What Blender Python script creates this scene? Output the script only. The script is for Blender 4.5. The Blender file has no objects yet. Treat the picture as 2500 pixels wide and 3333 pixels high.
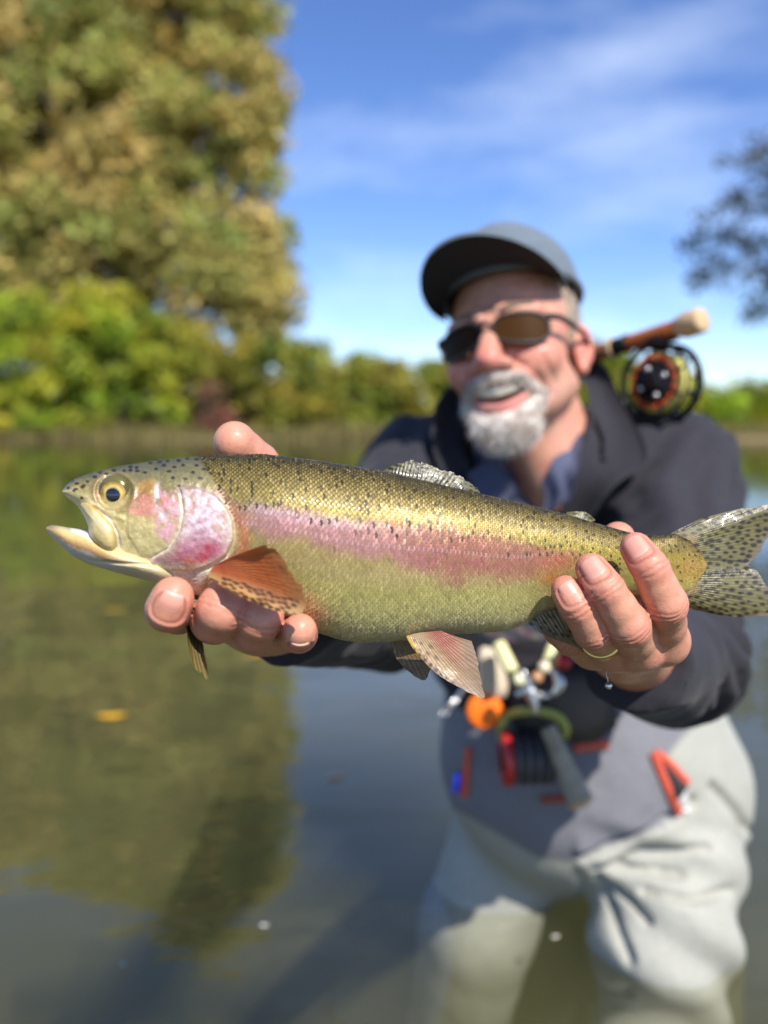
import bpy, math, random
import numpy as np
from mathutils import Matrix, Vector

# ------------------------------------------------------------------ camera, world, sun, exposure
R = math.radians
F, CU, CV = 2700.0, 1250.0, 1666.5          # focal length and centre of the photograph in its own pixels
H, PITCH = 0.68, R(6.46)                    # camera height over the water, tilt below the horizon
SP, CP = math.sin(PITCH), math.cos(PITCH)
sc = bpy.context.scene
cam_d = bpy.data.cameras.new('camera'); cam = bpy.data.objects.new('camera', cam_d)
sc.collection.objects.link(cam); sc.camera = cam
cam.location = (0, 0, H); cam.rotation_euler = (R(90) - PITCH, 0, 0)
cam_d.sensor_fit = 'VERTICAL'; cam_d.sensor_height = 36.0; cam_d.lens = 36.0 * F / 3333.0
cam_d.clip_start = 0.02; cam_d.clip_end = 2000
cam_d.dof.use_dof = True; cam_d.dof.focus_distance = 0.437; cam_d.dof.aperture_fstop = 3.4

SUN_EL, SUN_AZ = R(47), R(29)               # azimuth: to the right of straight behind the camera
w = bpy.data.worlds.new('World'); sc.world = w; w.use_nodes = True
nt = w.node_tree; nt.nodes.clear()
def N(nt, t, **kw):
    n = nt.nodes.new(t)
    for k, v in kw.items(): setattr(n, k, v)
    return n
o_ = N(nt, 'ShaderNodeOutputWorld'); bg = N(nt, 'ShaderNodeBackground')
sky = N(nt, 'ShaderNodeTexSky'); sky.sky_type = 'NISHITA'; sky.sun_disc = False
sky.sun_elevation = SUN_EL; sky.sun_rotation = R(180) - SUN_AZ
sky.altitude = 200; sky.air_density = 0.85; sky.dust_density = 0.15; sky.ozone_density = 3.5
bg.inputs['Strength'].default_value = 0.130
hs = N(nt, 'ShaderNodeHueSaturation'); hs.inputs['Saturation'].default_value = 1.14; hs.inputs['Hue'].default_value = 0.512
nt.links.new(sky.outputs[0], hs.inputs['Color'])
tc = N(nt, 'ShaderNodeTexCoord'); mp = N(nt, 'ShaderNodeMapping')
mp.inputs['Scale'].default_value = (2.2, 1.3, 7.0); mp.inputs['Rotation'].default_value = (R(8), R(-14), R(20))
nt.links.new(tc.outputs['Generated'], mp.inputs['Vector'])
nz = N(nt, 'ShaderNodeTexNoise'); nz.inputs['Scale'].default_value = 1.5; nz.inputs['Detail'].default_value = 6; nz.inputs['Roughness'].default_value = 0.55
nt.links.new(mp.outputs[0], nz.inputs['Vector'])
cr = N(nt, 'ShaderNodeValToRGB'); cr.color_ramp.elements[0].position = 0.45; cr.color_ramp.elements[1].position = 0.80
cr.color_ramp.elements[0].color = (0, 0, 0, 1); cr.color_ramp.elements[1].color = (0.34, 0.34, 0.34, 1)
nt.links.new(nz.outputs[0], cr.inputs[0])
mx = N(nt, 'ShaderNodeMixRGB'); mx.inputs['Color2'].default_value = (6.6, 7.4, 8.6, 1)
nt.links.new(cr.outputs[0], mx.inputs['Fac']); nt.links.new(hs.outputs[0], mx.inputs['Color1'])
nt.links.new(mx.outputs[0], bg.inputs['Color']); nt.links.new(bg.outputs[0], o_.inputs['Surface'])

sun_d = bpy.data.lights.new('sun', 'SUN'); sun_d.energy = 4.4; sun_d.angle = R(0.53); sun_d.color = (1.0, 0.94, 0.85)
sun = bpy.data.objects.new('sun', sun_d); sc.collection.objects.link(sun)
SUN_DIR = Vector((math.sin(SUN_AZ) * math.cos(SUN_EL), -math.cos(SUN_AZ) * math.cos(SUN_EL), math.sin(SUN_EL)))
sun.rotation_euler = SUN_DIR.to_track_quat('Z', 'Y').to_euler(); sun.location = (8, -8, 10)
sc.view_settings.view_transform = 'Standard'; sc.view_settings.look = 'None'
sc.view_settings.exposure = 0.64; sc.view_settings.gamma = 1.0; sc.view_settings.use_curve_mapping = False
sc.cycles.use_denoising = True; sc.cycles.max_bounces = 10; sc.cycles.transparent_max_bounces = 16
sc.cycles.caustics_reflective = False; sc.cycles.caustics_refractive = False
sc.cycles.volume_bounces = 1; sc.cycles.sample_clamp_indirect = 6.0

# ------------------------------------------------------------------ helpers
rng = np.random.default_rng(7); random.seed(7)
def S(r, g, b):                             # an sRGB colour 0-255 as linear
    c = np.array((r, g, b), float) / 255.0
    return np.where(c <= 0.04045, c / 12.92, ((c + 0.055) / 1.055) ** 2.4)
def C(u, v, d):                             # photo pixel + depth -> camera-aligned point (right, depth, up)
    u, v, d = np.broadcast_arrays(np.asarray(u, float), np.asarray(v, float), np.asarray(d, float))
    return np.stack([(u - CU) / F * d, d, (CV - v) / F * d], -1)
def W(c):                                   # camera-aligned -> world
    c = np.asarray(c, float)
    return np.stack([c[..., 0], c[..., 1] * CP + c[..., 2] * SP, H - c[..., 1] * SP + c[..., 2] * CP], -1)
def PX(c):                                  # camera-aligned -> photo pixel
    return CU + c[..., 0] / c[..., 1] * F, CV - c[..., 2] / c[..., 1] * F
def sst(a, b, x):
    t = np.clip((x - a) / (b - a), 0, 1); return t * t * (3 - 2 * t)
def mixc(a, b, m):
    return a + (b - a) * np.asarray(m)[..., None]
_T = rng.random((32, 32, 32)).astype(np.float32)
def vn(p, s, seed=0):                       # value noise 0..1
    q = np.asarray(p) * s + seed * 7.31
    i = np.floor(q).astype(int); f = q - i; f = f * f * (3 - 2 * f)
    r = 0
    for dx in (0, 1):
        for dy in (0, 1):
            for dz in (0, 1):
                wgt = (f[..., 0] if dx else 1 - f[..., 0]) * (f[..., 1] if dy else 1 - f[..., 1]) * (f[..., 2] if dz else 1 - f[..., 2])
                r = r + wgt * _T[(i[..., 0] + dx) % 32, (i[..., 1] + dy) % 32, (i[..., 2] + dz) % 32]
    return r
def fbm(p, s, oct=3, seed=0):
    return sum(vn(p, s * 2 ** k, seed + k) * .5 ** k for k in range(oct)) / sum(.5 ** k for k in range(oct))
def polysd(u, v, pts):                      # signed distance to a closed polygon, negative inside
    pts = np.asarray(pts, float); d2 = np.full(np.shape(u), 1e18); ins = np.zeros(np.shape(u), bool)
    for a, b in zip(pts, np.roll(pts, -1, 0)):
        e = b - a; L = e @ e + 1e-9
        t = np.clip(((u - a[0]) * e[0] + (v - a[1]) * e[1]) / L, 0, 1)
        d2 = np.minimum(d2, (u - a[0] - t * e[0]) ** 2 + (v - a[1] - t * e[1]) ** 2)
        c = (a[1] > v) != (b[1] > v)
        ins ^= c & (u < (b[0] - a[0]) * (v - a[1]) / (b[1] - a[1] + 1e-12) + a[0])
    return np.where(ins, -1, 1) * np.sqrt(d2)
def linesd(u, v, pts):                      # distance to an open polyline
    pts = np.asarray(pts, float); d2 = np.full(np.shape(u), 1e18)
    for a, b in zip(pts[:-1], pts[1:]):
        e = b - a; L = e @ e + 1e-9
        t = np.clip(((u - a[0]) * e[0] + (v - a[1]) * e[1]) / L, 0, 1)
        d2 = np.minimum(d2, (u - a[0] - t * e[0]) ** 2 + (v - a[1] - t * e[1]) ** 2)
    return np.sqrt(d2)
def inp(u, v, pts, feather=6.0):
    return sst(feather, -feather, polysd(u, v, pts))
class Crv:                                  # smoothed curve through pixels
    def __init__(s, pts, sm=8.0):
        pts = np.asarray(pts, float)
        s.x = np.arange(pts[0, 0] - 4 * sm, pts[-1, 0] + 4 * sm, 1.0)
        y = np.interp(s.x, pts[:, 0], pts[:, 1])
        if sm > 0:
            k = np.exp(-.5 * (np.arange(-int(3 * sm), int(3 * sm) + 1) / sm) ** 2); k /= k.sum()
            y = np.convolve(np.pad(y, len(k) // 2, 'edge'), k, 'valid')
        s.y = y
    def __call__(s, x): return np.interp(x, s.x, s.y)
def smooth_poly(pts, n=40, closed=False):   # Catmull-Rom resample
    p = np.asarray(pts, float); m = len(p)
    if closed: q = np.vstack([p[-1], p, p[0], p[1]]); seg = m
    else: q = np.vstack([2 * p[0] - p[1], p, 2 * p[-1] - p[-2]]); seg = m - 1
    ts = np.linspace(0, seg, n, endpoint=not closed); out = []
    for t in ts:
        i = min(int(t), seg - 1); f = t - i; a, b, c, d = q[i:i + 4]
        out.append(.5 * (2 * b + (c - a) * f + (2 * a - 5 * b + 4 * c - d) * f * f + (3 * b - a - 3 * c + d) * f ** 3))
    return np.array(out)

def mesh(name, V, faces, col=None, mat=None, smooth=True):
    V = np.asarray(V, np.float32).reshape(-1, 3)
    if not isinstance(faces, (list, tuple)): faces = [faces]
    faces = [np.asarray(f, np.int32) for f in faces if len(f)]
    loops = np.concatenate([f.ravel() for f in faces]); sizes = np.concatenate([np.full(len(f), f.shape[1]) for f in faces])
    me = bpy.data.meshes.new(name)
    me.vertices.add(len(V)); me.vertices.foreach_set('co', V.ravel())
    me.loops.add(len(loops)); me.loops.foreach_set('vertex_index', loops)
    me.polygons.add(len(sizes)); me.polygons.foreach_set('loop_start', np.concatenate([[0], np.cumsum(sizes)[:-1]]).astype(np.int32))
    me.polygons.foreach_set('loop_total', sizes.astype(np.int32))
    me.polygons.foreach_set('use_smooth', np.full(len(sizes), smooth, bool))
    if col is not None:
        c = np.ones((len(V), 4), np.float32); c[:, :3] = np.clip(col, 0, 4)
        a = me.color_attributes.new('Col', 'FLOAT_COLOR', 'POINT'); a.data.foreach_set('color', c.ravel())
    me.update(calc_edges=True); me.validate()
    if mat: me.materials.append(mat)
    return me
def obj(name, V, faces, mat, parent=None, col=None, smooth=True, world=False, origin=None):
    """V camera-aligned unless world=True; the object's origin is the parent's, or origin (world)."""
    V = np.asarray(V, float).reshape(-1, 3)
    if not world: V = W(V)
    L = np.zeros(3)
    if parent is not None:
        p = parent
        while p is not None: L = L + np.array(p.location); p = p.parent
    elif origin is not None: L = np.asarray(origin, float)
    else: L = np.array([V[:, 0].mean(), V[:, 1].mean(), V[:, 2].min()])
    ob = bpy.data.objects.new(name, mesh(name, V - L, faces, col, mat, smooth))
    sc.collection.objects.link(ob)
    if parent is not None: ob.parent = parent
    else: ob.location = L
    return ob
def thing(name, loc, label=None, cat=None, group=None):
    e = bpy.data.objects.new(name, None); sc.collection.objects.link(e); e.location = loc; e.empty_display_size = .05
    return tag(e, label, cat, group)
def tag(o, label=None, cat=None, group=None, kind=None):
    if label: o['label'] = label
    if cat: o['category'] = cat
    if group: o['group'] = group
    if kind: o['kind'] = kind
    return o
def grid_faces(n, m, wrap=False, off=0):
    i, j = np.meshgrid(np.arange(n - 1), np.arange(m if wrap else m - 1), indexing='ij')
    j2 = (j + 1) % m
    return (np.stack([i * m + j, i * m + j2, (i + 1) * m + j2, (i + 1) * m + j], -1) + off).reshape(-1, 4)
class MB:                                   # collects pieces of one mesh
    def __init__(s): s.V = []; s.Q = []; s.T = []; s.C = []; s.n = 0
    def add(s, V, quads=None, tris=None, col=None):
        V = np.asarray(V, float).reshape(-1, 3)
        if quads is not None and len(quads): s.Q.append(np.asarray(quads) + s.n)
        if tris is not None and len(tris): s.T.append(np.asarray(tris) + s.n)
        s.V.append(V); s.C.append(np.broadcast_to(np.array((.5, .5, .5)) if col is None else col, V.shape).copy()); s.n += len(V)
    def tube(s, pts, rad, seg=12, col=None, cap=True):
        p = np.asarray(pts, float); n = len(p); rad = np.broadcast_to(np.asarray(rad, float), (n,))
        t = np.gradient(p, axis=0); t /= np.linalg.norm(t, axis=1)[:, None] + 1e-12
        a = np.array((0, 0, 1.0)) if abs(t[0, 2]) < .9 else np.array((1.0, 0, 0))
        rings = []
        for k in range(n):
            a = a - t[k] * (a @ t[k]); a /= np.linalg.norm(a); b = np.cross(t[k], a)
            th = np.arange(seg) / seg * 2 * np.pi
            rings.append(p[k] + rad[k] * (np.cos(th)[:, None] * a + np.sin(th)[:, None] * b))
        V = np.concatenate(rings); q = grid_faces(n, seg, True); tr = None
        if cap:
            V = np.vstack([V, p[0], p[-1]]); k = np.arange(seg)
            tr = np.vstack([np.stack([np.full(seg, n * seg), (k + 1) % seg, k], -1), np.stack([np.full(seg, n * seg + 1), (n - 1) * seg + k, (n - 1) * seg + (k + 1) % seg], -1)])
        s.add(V, q, tr, col)
    def lathe(s, a, b, prof, seg=24, col=None):   # profile [(t along a->b in metres, radius)]
        a = np.asarray(a, float); ax = np.asarray(b, float) - a; ax /= np.linalg.norm(ax)
        h = np.array((0, 0, 1.0)) if abs(ax[2]) < .9 else np.array((1.0, 0, 0))
        e1 = h - ax * (h @ ax); e1 /= np.linalg.norm(e1); e2 = np.cross(ax, e1)
        th = np.arange(seg) / seg * 2 * np.pi
        V = np.concatenate([a + ax * t + r * (np.cos(th)[:, None] * e1 + np.sin(th)[:, None] * e2) for t, r in prof])
        s.add(V, grid_faces(len(prof), seg, True), None, col)
    def box(s, c, ex, ey, ez, col=None, bev=.15):  # half-extent vectors, chamfered
        c, ex, ey, ez = (np.asarray(x, float) for x in (c, ex, ey, ez)); V = []; Q = []
        k = 1 - bev
        ring = lambda z, m: [c + ex * x * m + ey * y * m + ez * z for x, y in ((-k, -1), (k, -1), (1, -k), (1, k), (k, 1), (-k, 1), (-1, k), (-1, -k))]
        V = ring(-1, k) + ring(-k, 1) + ring(k, 1) + ring(1, k) + [c - ez, c + ez]
        q = grid_faces(4, 8, True); i = np.arange(8)
        tr = np.vstack([np.stack([np.full(8, 32), (i + 1) % 8, i], -1), np.stack([np.full(8, 33), 24 + i, 24 + (i + 1) % 8], -1)])
        s.add(V, q, tr, col)
    def ball(s, c, r, n=12, m=18, col=None, ax=None):
        th = np.linspace(0, np.pi, n); ph = np.arange(m) / m * 2 * np.pi
        r = np.broadcast_to(np.asarray(r, float), (3,))
        D = np.stack([np.sin(th)[:, None] * np.cos(ph), np.sin(th)[:, None] * np.sin(ph), np.repeat(np.cos(th)[:, None], m, 1)], -1).reshape(-1, 3) * r
        if ax is not None: D = D @ np.asarray(ax).T
        s.add(np.asarray(c) + D, grid_faces(n, m, True), None, col)
    def out(s, name, mat, parent=None, smooth=True, vcol=False, **kw):
        V = np.concatenate(s.V); f = []
        if s.Q: f.append(np.concatenate(s.Q))
        if s.T: f.append(np.concatenate(s.T))
        return obj(name, V, f, mat, parent, np.concatenate(s.C) if vcol else None, smooth, **kw)

# ------------------------------------------------------------------ implicit surfaces (sampled, then meshed by surface nets)
class Field:
    def __init__(s, lo, hi, h):
        s.lo = np.asarray(lo, float); s.h = h; s.n = np.ceil((np.asarray(hi) - s.lo) / h).astype(int) + 1
        s.ax = [(s.lo[i] + h * np.arange(s.n[i])).astype(np.float32) for i in range(3)]
        s.v = np.full(s.n, .5, np.float32)
    def sub(s, lo, hi):
        a = np.clip(np.floor((np.asarray(lo) - s.lo) / s.h).astype(int), 0, s.n); b = np.clip(np.ceil((np.asarray(hi) - s.lo) / s.h).astype(int) + 1, 0, s.n)
        sl = tuple(slice(x, y) for x, y in zip(a, b))
        return sl, np.meshgrid(*[s.ax[i][sl[i]] for i in range(3)], indexing='ij', sparse=True)
    def put(s, fn, lo, hi, k, op='u'):
        m = k + 3 * s.h
        sl, (X, Y, Z) = s.sub(np.asarray(lo) - m, np.asarray(hi) + m)
        if s.v[sl].size == 0: return
        b = fn(X, Y, Z).astype(np.float32); a = s.v[sl]; k = max(k, 1e-5)
        if op == 'u':
            t = np.clip(.5 + .5 * (a - b) / k, 0, 1); s.v[sl] = a + (b - a) * t - k * t * (1 - t)
        else:                                # subtract
            t = np.clip(.5 - .5 * (a + b) / k, 0, 1); s.v[sl] = a + (-b - a) * t + k * t * (1 - t)
    def cone(s, a, b, ra, rb, k=.004, op='u', cut=False):
        a = np.asarray(a, float); b = np.asarray(b, float); e = b - a; L = e @ e + 1e-12; rm = max(ra, rb)
        def fn(X, Y, Z):
            t0 = ((X - a[0]) * e[0] + (Y - a[1]) * e[1] + (Z - a[2]) * e[2]) / L; t = np.clip(t0, 0, 1)
            d = np.sqrt((X - a[0] - t * e[0]) ** 2 + (Y - a[1] - t * e[1]) ** 2 + (Z - a[2] - t * e[2]) ** 2) - (ra + (rb - ra) * t)
            return np.maximum(d, (t0 - 1) * L ** .5) if cut else d
        s.put(fn, np.minimum(a, b) - rm, np.maximum(a, b) + rm, k, op)
    def chain(s, pts, k=.003):
        for p, q in zip(pts[:-1], pts[1:]): s.cone(p[:3], q[:3], p[3], q[3], k)
    def ell(s, c, r, k=.01, rot=None, op='u'):
        c = np.asarray(c, float); r = np.asarray(r, float); M = np.eye(3) if rot is None else np.asarray(rot)
        def fn(X, Y, Z):
            x, y, z = X - c[0], Y - c[1], Z - c[2]
            q = [M[0, i] * x + M[1, i] * y + M[2, i] * z for i in range(3)]
            k0 = np.sqrt(sum((q[i] / r[i]) ** 2 for i in range(3))); k1 = np.sqrt(sum((q[i] / r[i] ** 2) ** 2 for i in range(3))) + 1e-9
            return k0 * (k0 - 1) / k1
        s.put(fn, c - r.max(), c + r.max(), k, op)
    def nets(s):
        f = s.v; g = f < 0
        c8 = [(i, j, k) for i in (0, 1) for j in (0, 1) for k in (0, 1)]
        n = s.n - 1; cnt = np.zeros(n, np.int8)
        for i, j, k in c8: cnt += g[i:n[0] + i, j:n[1] + j, k:n[2] + k]
        act = (cnt > 0) & (cnt < 8); idx = np.argwhere(act)
        val = np.stack([f[idx[:, 0] + i, idx[:, 1] + j, idx[:, 2] + k] for i, j, k in c8], 1)
        cc = np.array(c8, float); acc = np.zeros((len(idx), 3)); num = np.zeros(len(idx))
        for a in range(8):
            for b in range(a + 1, 8):
                if abs(cc[a] - cc[b]).sum() != 1: continue
                m = (val[:, a] < 0) != (val[:, b] < 0); t = val[:, a] / (val[:, a] - val[:, b] + 1e-20)
                acc += np.where(m[:, None], cc[a] + np.clip(t, 0, 1)[:, None] * (cc[b] - cc[a]), 0); num += m
        V = s.lo + s.h * (idx + acc / num[:, None])
        ids = np.full(n, -1, np.int32); ids[tuple(idx.T)] = np.arange(len(idx)); Q = []
        for a in range(3):
            b, c = (a + 1) % 3, (a + 2) % 3
            s0 = [slice(1, None)] * 3; s0[a] = slice(0, -1); s1 = [slice(1, None)] * 3
            df = g[tuple(s0)] != g[tuple(s1)]; p = np.argwhere(df)
            off = np.array([1, 1, 1]); off[a] = 0; p = p + off
            ok = (p[:, b] < n[b]) & (p[:, c] < n[c]) & (p[:, a] < n[a]); p = p[ok]
            eb = np.eye(3, dtype=int)[b]; ec = np.eye(3, dtype=int)[c]
            q = np.stack([ids[tuple((p - o).T)] for o in (0 * eb, eb, eb + ec, ec)], 1)
            fl = g[tuple(p.T)]; q[~fl] = q[~fl][:, ::-1]; Q.append(q)
        Q = np.concatenate(Q); Q = Q[(Q >= 0).all(1)]
        return V, Q
def relax(V, Q, it=1, lam=.5):
    e = np.concatenate([Q[:, [0, 1]], Q[:, [1, 2]], Q[:, [2, 3]], Q[:, [3, 0]]])
    for _ in range(it):
        a = np.zeros_like(V); c = np.bincount(e[:, 0], minlength=len(V)) + 1e-9
        for k in range(3): a[:, k] = np.bincount(e[:, 0], V[e[:, 1], k], len(V))
        V = V + lam * (a / c[:, None] - V)
    return V
def normals(V, Q):
    n = np.cross(V[Q[:, 2]] - V[Q[:, 0]], V[Q[:, 3]] - V[Q[:, 1]]); out = np.zeros_like(V)
    for j in range(4):
        for k in range(3): out[:, k] += np.bincount(Q[:, j], n[:, k], len(V))
    return out / (np.linalg.norm(out, axis=1)[:, None] + 1e-12)

# ------------------------------------------------------------------ materials
def material(name, base=None, attr=False, rough=.6, metal=0., spec=.5, coat=0., coat_rough=.1, var=.0, var_scale=60., bump=(), sss=0., sheen=0., transl=0., hue=None):
    m = bpy.data.materials.new(name); m.use_nodes = True; nt = m.node_tree; b = nt.nodes['Principled BSDF']; out = nt.nodes['Material Output']
    b.inputs['Roughness'].default_value = rough; b.inputs['Metallic'].default_value = metal; b.inputs['Specular IOR Level'].default_value = spec
    b.inputs['Coat Weight'].default_value = coat; b.inputs['Coat Roughness'].default_value = coat_rough
    b.inputs['Sheen Weight'].default_value = sheen
    if sss: b.inputs['Subsurface Weight'].default_value = sss; b.inputs['Subsurface Radius'].default_value = (1, .35, .2); b.inputs['Subsurface Scale'].default_value = .004
    if attr:
        src = N(nt, 'ShaderNodeVertexColor'); src.layer_name = 'Col'
    else:
        src = N(nt, 'ShaderNodeRGB'); src.outputs[0].default_value = (*base, 1)
    colr = src.outputs[0]; tc = N(nt, 'ShaderNodeTexCoord')
    if var:
        n = N(nt, 'ShaderNodeTexNoise'); n.inputs['Scale'].default_value = var_scale; n.inputs['Detail'].default_value = 4
        nt.links.new(tc.outputs['Object'], n.inputs['Vector'])
        mr = N(nt, 'ShaderNodeMapRange'); mr.inputs['From Min'].default_value = .3; mr.inputs['From Max'].default_value = .7
        mr.inputs['To Min'].default_value = 1 - var; mr.inputs['To Max'].default_value = 1 + var
        nt.links.new(n.outputs[0], mr.inputs[0])
        mm = N(nt, 'ShaderNodeMixRGB', blend_type='MULTIPLY'); mm.inputs[0].default_value = 1
        nt.links.new(colr, mm.inputs[1]); nt.links.new(mr.outputs[0], mm.inputs[2]); colr = mm.outputs[0]
    nt.links.new(colr, b.inputs['Base Color'])
    prev = None
    for scale, strength, dist in bump:
        n = N(nt, 'ShaderNodeTexNoise'); n.inputs['Scale'].default_value = scale; n.inputs['Detail'].default_value = 3
        nt.links.new(tc.outputs['Object'], n.inputs['Vector'])
        bp = N(nt, 'ShaderNodeBump'); bp.inputs['Strength'].default_value = strength; bp.inputs['Distance'].default_value = dist
        nt.links.new(n.outputs[0], bp.inputs['Height'])
        if prev: nt.links.new(prev, bp.inputs['Normal'])
        prev = bp.outputs[0]
    if prev: nt.links.new(prev, b.inputs['Normal'])
    if transl:
        t = N(nt, 'ShaderNodeBsdfTranslucent'); nt.links.new(colr, t.inputs['Color']); ms = N(nt, 'ShaderNodeMixShader'); ms.inputs[0].default_value = transl
        nt.links.new(b.outputs[0], ms.inputs[1]); nt.links.new(t.outputs[0], ms.inputs[2]); nt.links.new(ms.outputs[0], out.inputs['Surface'])
    return m

# ------------------------------------------------------------------ the setting: ground under and beside the river, water
def ground_material():
    m = material('ground_earth', base=(.1, .08, .04), rough=.9); nt = m.node_tree; b = nt.nodes['Principled BSDF']
    tc = N(nt, 'ShaderNodeTexCoord'); sx = N(nt, 'ShaderNodeSeparateXYZ'); nt.links.new(tc.outputs['Object'], sx.inputs[0])
    n = N(nt, 'ShaderNodeTexNoise'); n.inputs['Scale'].default_value = 1.3; n.inputs['Detail'].default_value = 8; nt.links.new(tc.outputs['Object'], n.inputs['Vector'])
    ad = N(nt, 'ShaderNodeMath', operation='MULTIPLY_ADD'); ad.inputs[1].default_value = .5; nt.links.new(n.outputs[0], ad.inputs[0]); nt.links.new(sx.outputs['Z'], ad.inputs[2])
    r = N(nt, 'ShaderNodeValToRGB'); e = r.color_ramp.elements
    e[0].position = 0; e[0].color = (.075, .066, .030, 1); e[1].position = 1; e[1].color = (.16, .15, .035, 1)
    for p, c in ((.30, (.09, .075, .04, 1)), (.42, (.20, .15, .085, 1)), (.60, (.19, .15, .07, 1))):
        x = e.new(p); x.color = c
    mr = N(nt, 'ShaderNodeMapRange'); mr.inputs['From Min'].default_value = -.6; mr.inputs['From Max'].default_value = 1.1
    nt.links.new(ad.outputs[0], mr.inputs[0]); nt.links.new(mr.outputs[0], r.inputs[0]); nt.links.new(r.outputs[0], b.inputs['Base Color'])
    return m
xs = np.concatenate([np.linspace(-600, -40, 12)[:-1], np.linspace(-40, 40, 161), np.linspace(40, 600, 12)[1:]])
ys = np.concatenate([[-300, -120, -40], np.linspace(-12, 40, 131), [50, 70, 110, 200, 400, 800]])
X, Y = np.meshgrid(xs, ys, indexing='ij')
gz = np.interp(Y, [-300, -12, -6, 0, 18, 24.5, 26, 27.2, 30, 60, 800], [2, .5, -.55, -.78, -.8, -.55, -.02, .28, .45, .8, 2.0])
bankshift = .5 * (fbm(np.stack([X, X * 0, X * 0], -1), .17, 3) - .5) * 2
gz = gz + (fbm(np.stack([X, Y, X * 0], -1), .55, 4) - .5) * .22 + np.where(Y > 22, bankshift * .25, 0)
ground = obj('ground', np.stack([X, Y, gz], -1), grid_faces(len(xs), len(ys)), ground_material(), world=True, origin=(0, 0, 0))
tag(ground, kind='structure')

def water_material():
    m = bpy.data.materials.new('river_water'); m.use_nodes = True; nt = m.node_tree; nt.nodes.clear()
    out = N(nt, 'ShaderNodeOutputMaterial'); tc = N(nt, 'ShaderNodeTexCoord')
    def wave(scale, sxy, rot):
        mp = N(nt, 'ShaderNodeMapping'); mp.inputs['Scale'].default_value = (*sxy, 1); mp.inputs['Rotation'].default_value = (0, 0, R(rot)); nt.links.new(tc.outputs['Object'], mp.inputs['Vector'])
        n = N(nt, 'ShaderNodeTexNoise'); n.inputs['Scale'].default_value = scale; n.inputs['Detail'].default_value = 2; n.inputs['Roughness'].default_value = .4; nt.links.new(mp.outputs[0], n.inputs['Vector'])
        return n.outputs[0]
    bp = N(nt, 'ShaderNodeBump'); bp.inputs['Strength'].default_value = 1; bp.inputs['Distance'].default_value = .006; nt.links.new(wave(1.6, (1, 2.2), 8), bp.inputs['Height'])
    b2 = N(nt, 'ShaderNodeBump'); b2.inputs['Strength'].default_value = 1; b2.inputs['Distance'].default_value = .0007; nt.links.new(wave(9, (1, 1.8), -14), b2.inputs['Height']); nt.links.new(bp.outputs[0], b2.inputs['Normal'])
    lw = N(nt, 'ShaderNodeLayerWeight'); nt.links.new(b2.outputs[0], lw.inputs['Normal'])      # Schlick reflectance, the same from both sides
    pw = N(nt, 'ShaderNodeMath', operation='POWER'); pw.inputs[1].default_value = 3.3; nt.links.new(lw.outputs['Facing'], pw.inputs[0])
    fr = N(nt, 'ShaderNodeMath', operation='MULTIPLY_ADD'); fr.inputs[1].default_value = .97; fr.inputs[2].default_value = .06; nt.links.new(pw.outputs[0], fr.inputs[0])
    gl = N(nt, 'ShaderNodeBsdfGlossy'); gl.inputs['Roughness'].default_value = .012; nt.links.new(b2.outputs[0], gl.inputs['Normal'])
    tr = N(nt, 'ShaderNodeBsdfTransparent'); tr.inputs['Color'].default_value = (.97, .98, .94, 1)
    ms = N(nt, 'ShaderNodeMixShader'); nt.links.new(fr.outputs[0], ms.inputs[0]); nt.links.new(tr.outputs[0], ms.inputs[1]); nt.links.new(gl.outputs[0], ms.inputs[2]); nt.links.new(ms.outputs[0], out.inputs['Surface'])
    vp = N(nt, 'ShaderNodeVolumePrincipled'); vp.inputs['Color'].default_value = (.48, .46, .22, 1); vp.inputs['Density'].default_value = 1.8; vp.inputs['Anisotropy'].default_value = .25
    nt.links.new(vp.outputs[0], out.inputs['Volume'])
    return m
V = np.array([(x, y, z) for z in (-1.2, 0) for y in (-14, 27.6) for x in (-120, 120)])
water = obj('water', V, [np.array([(0, 2, 3, 1), (4, 5, 7, 6), (0, 1, 5, 4), (2, 6, 7, 3), (0, 4, 6, 2), (1, 3, 7, 5)])], water_material(), world=True, smooth=False, origin=(0, 0, 0))
tag(water, kind='structure')

# ------------------------------------------------------------------ trees and shrubs on the far bank
def leaf_material(name, transl=.38):
    return material(name, attr=True, rough=.55, spec=.35, transl=transl)
M_leaf = leaf_material('foliage'); M_bark = material('bark', base=(.075, .058, .042), rough=.95, var=.4, var_scale=6, bump=((14, .8, .03),))
def leaves(cent, n, size, cols, mix, asp=1.6, seed=0):
    """leaf quads round the given centres; cent (k,3), each with its own random colour"""
    g = np.random.default_rng(seed + 11); k = len(cent)
    d = g.normal(size=(k, 3)); d /= np.linalg.norm(d, axis=1)[:, None]; a = np.cross(d, g.normal(size=(k, 3))); a /= np.linalg.norm(a, axis=1)[:, None]; b = np.cross(d, a)
    s = size * (0.6 + .8 * g.random(k))[:, None]; bend = d * s * .18
    V = np.stack([cent - a * s * asp * .5, cent + b * s * .5 + bend, cent + a * s * asp * .5, cent - b * s * .5 + bend], 1).reshape(-1, 3)
    Q = np.arange(4 * k).reshape(-1, 4)
    c = mix[:, None] * cols[1] + (1 - mix[:, None]) * cols[0]; c = c * (.75 + .5 * g.random(k))[:, None]
    return V, Q, np.repeat(c, 4, 0)
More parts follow.
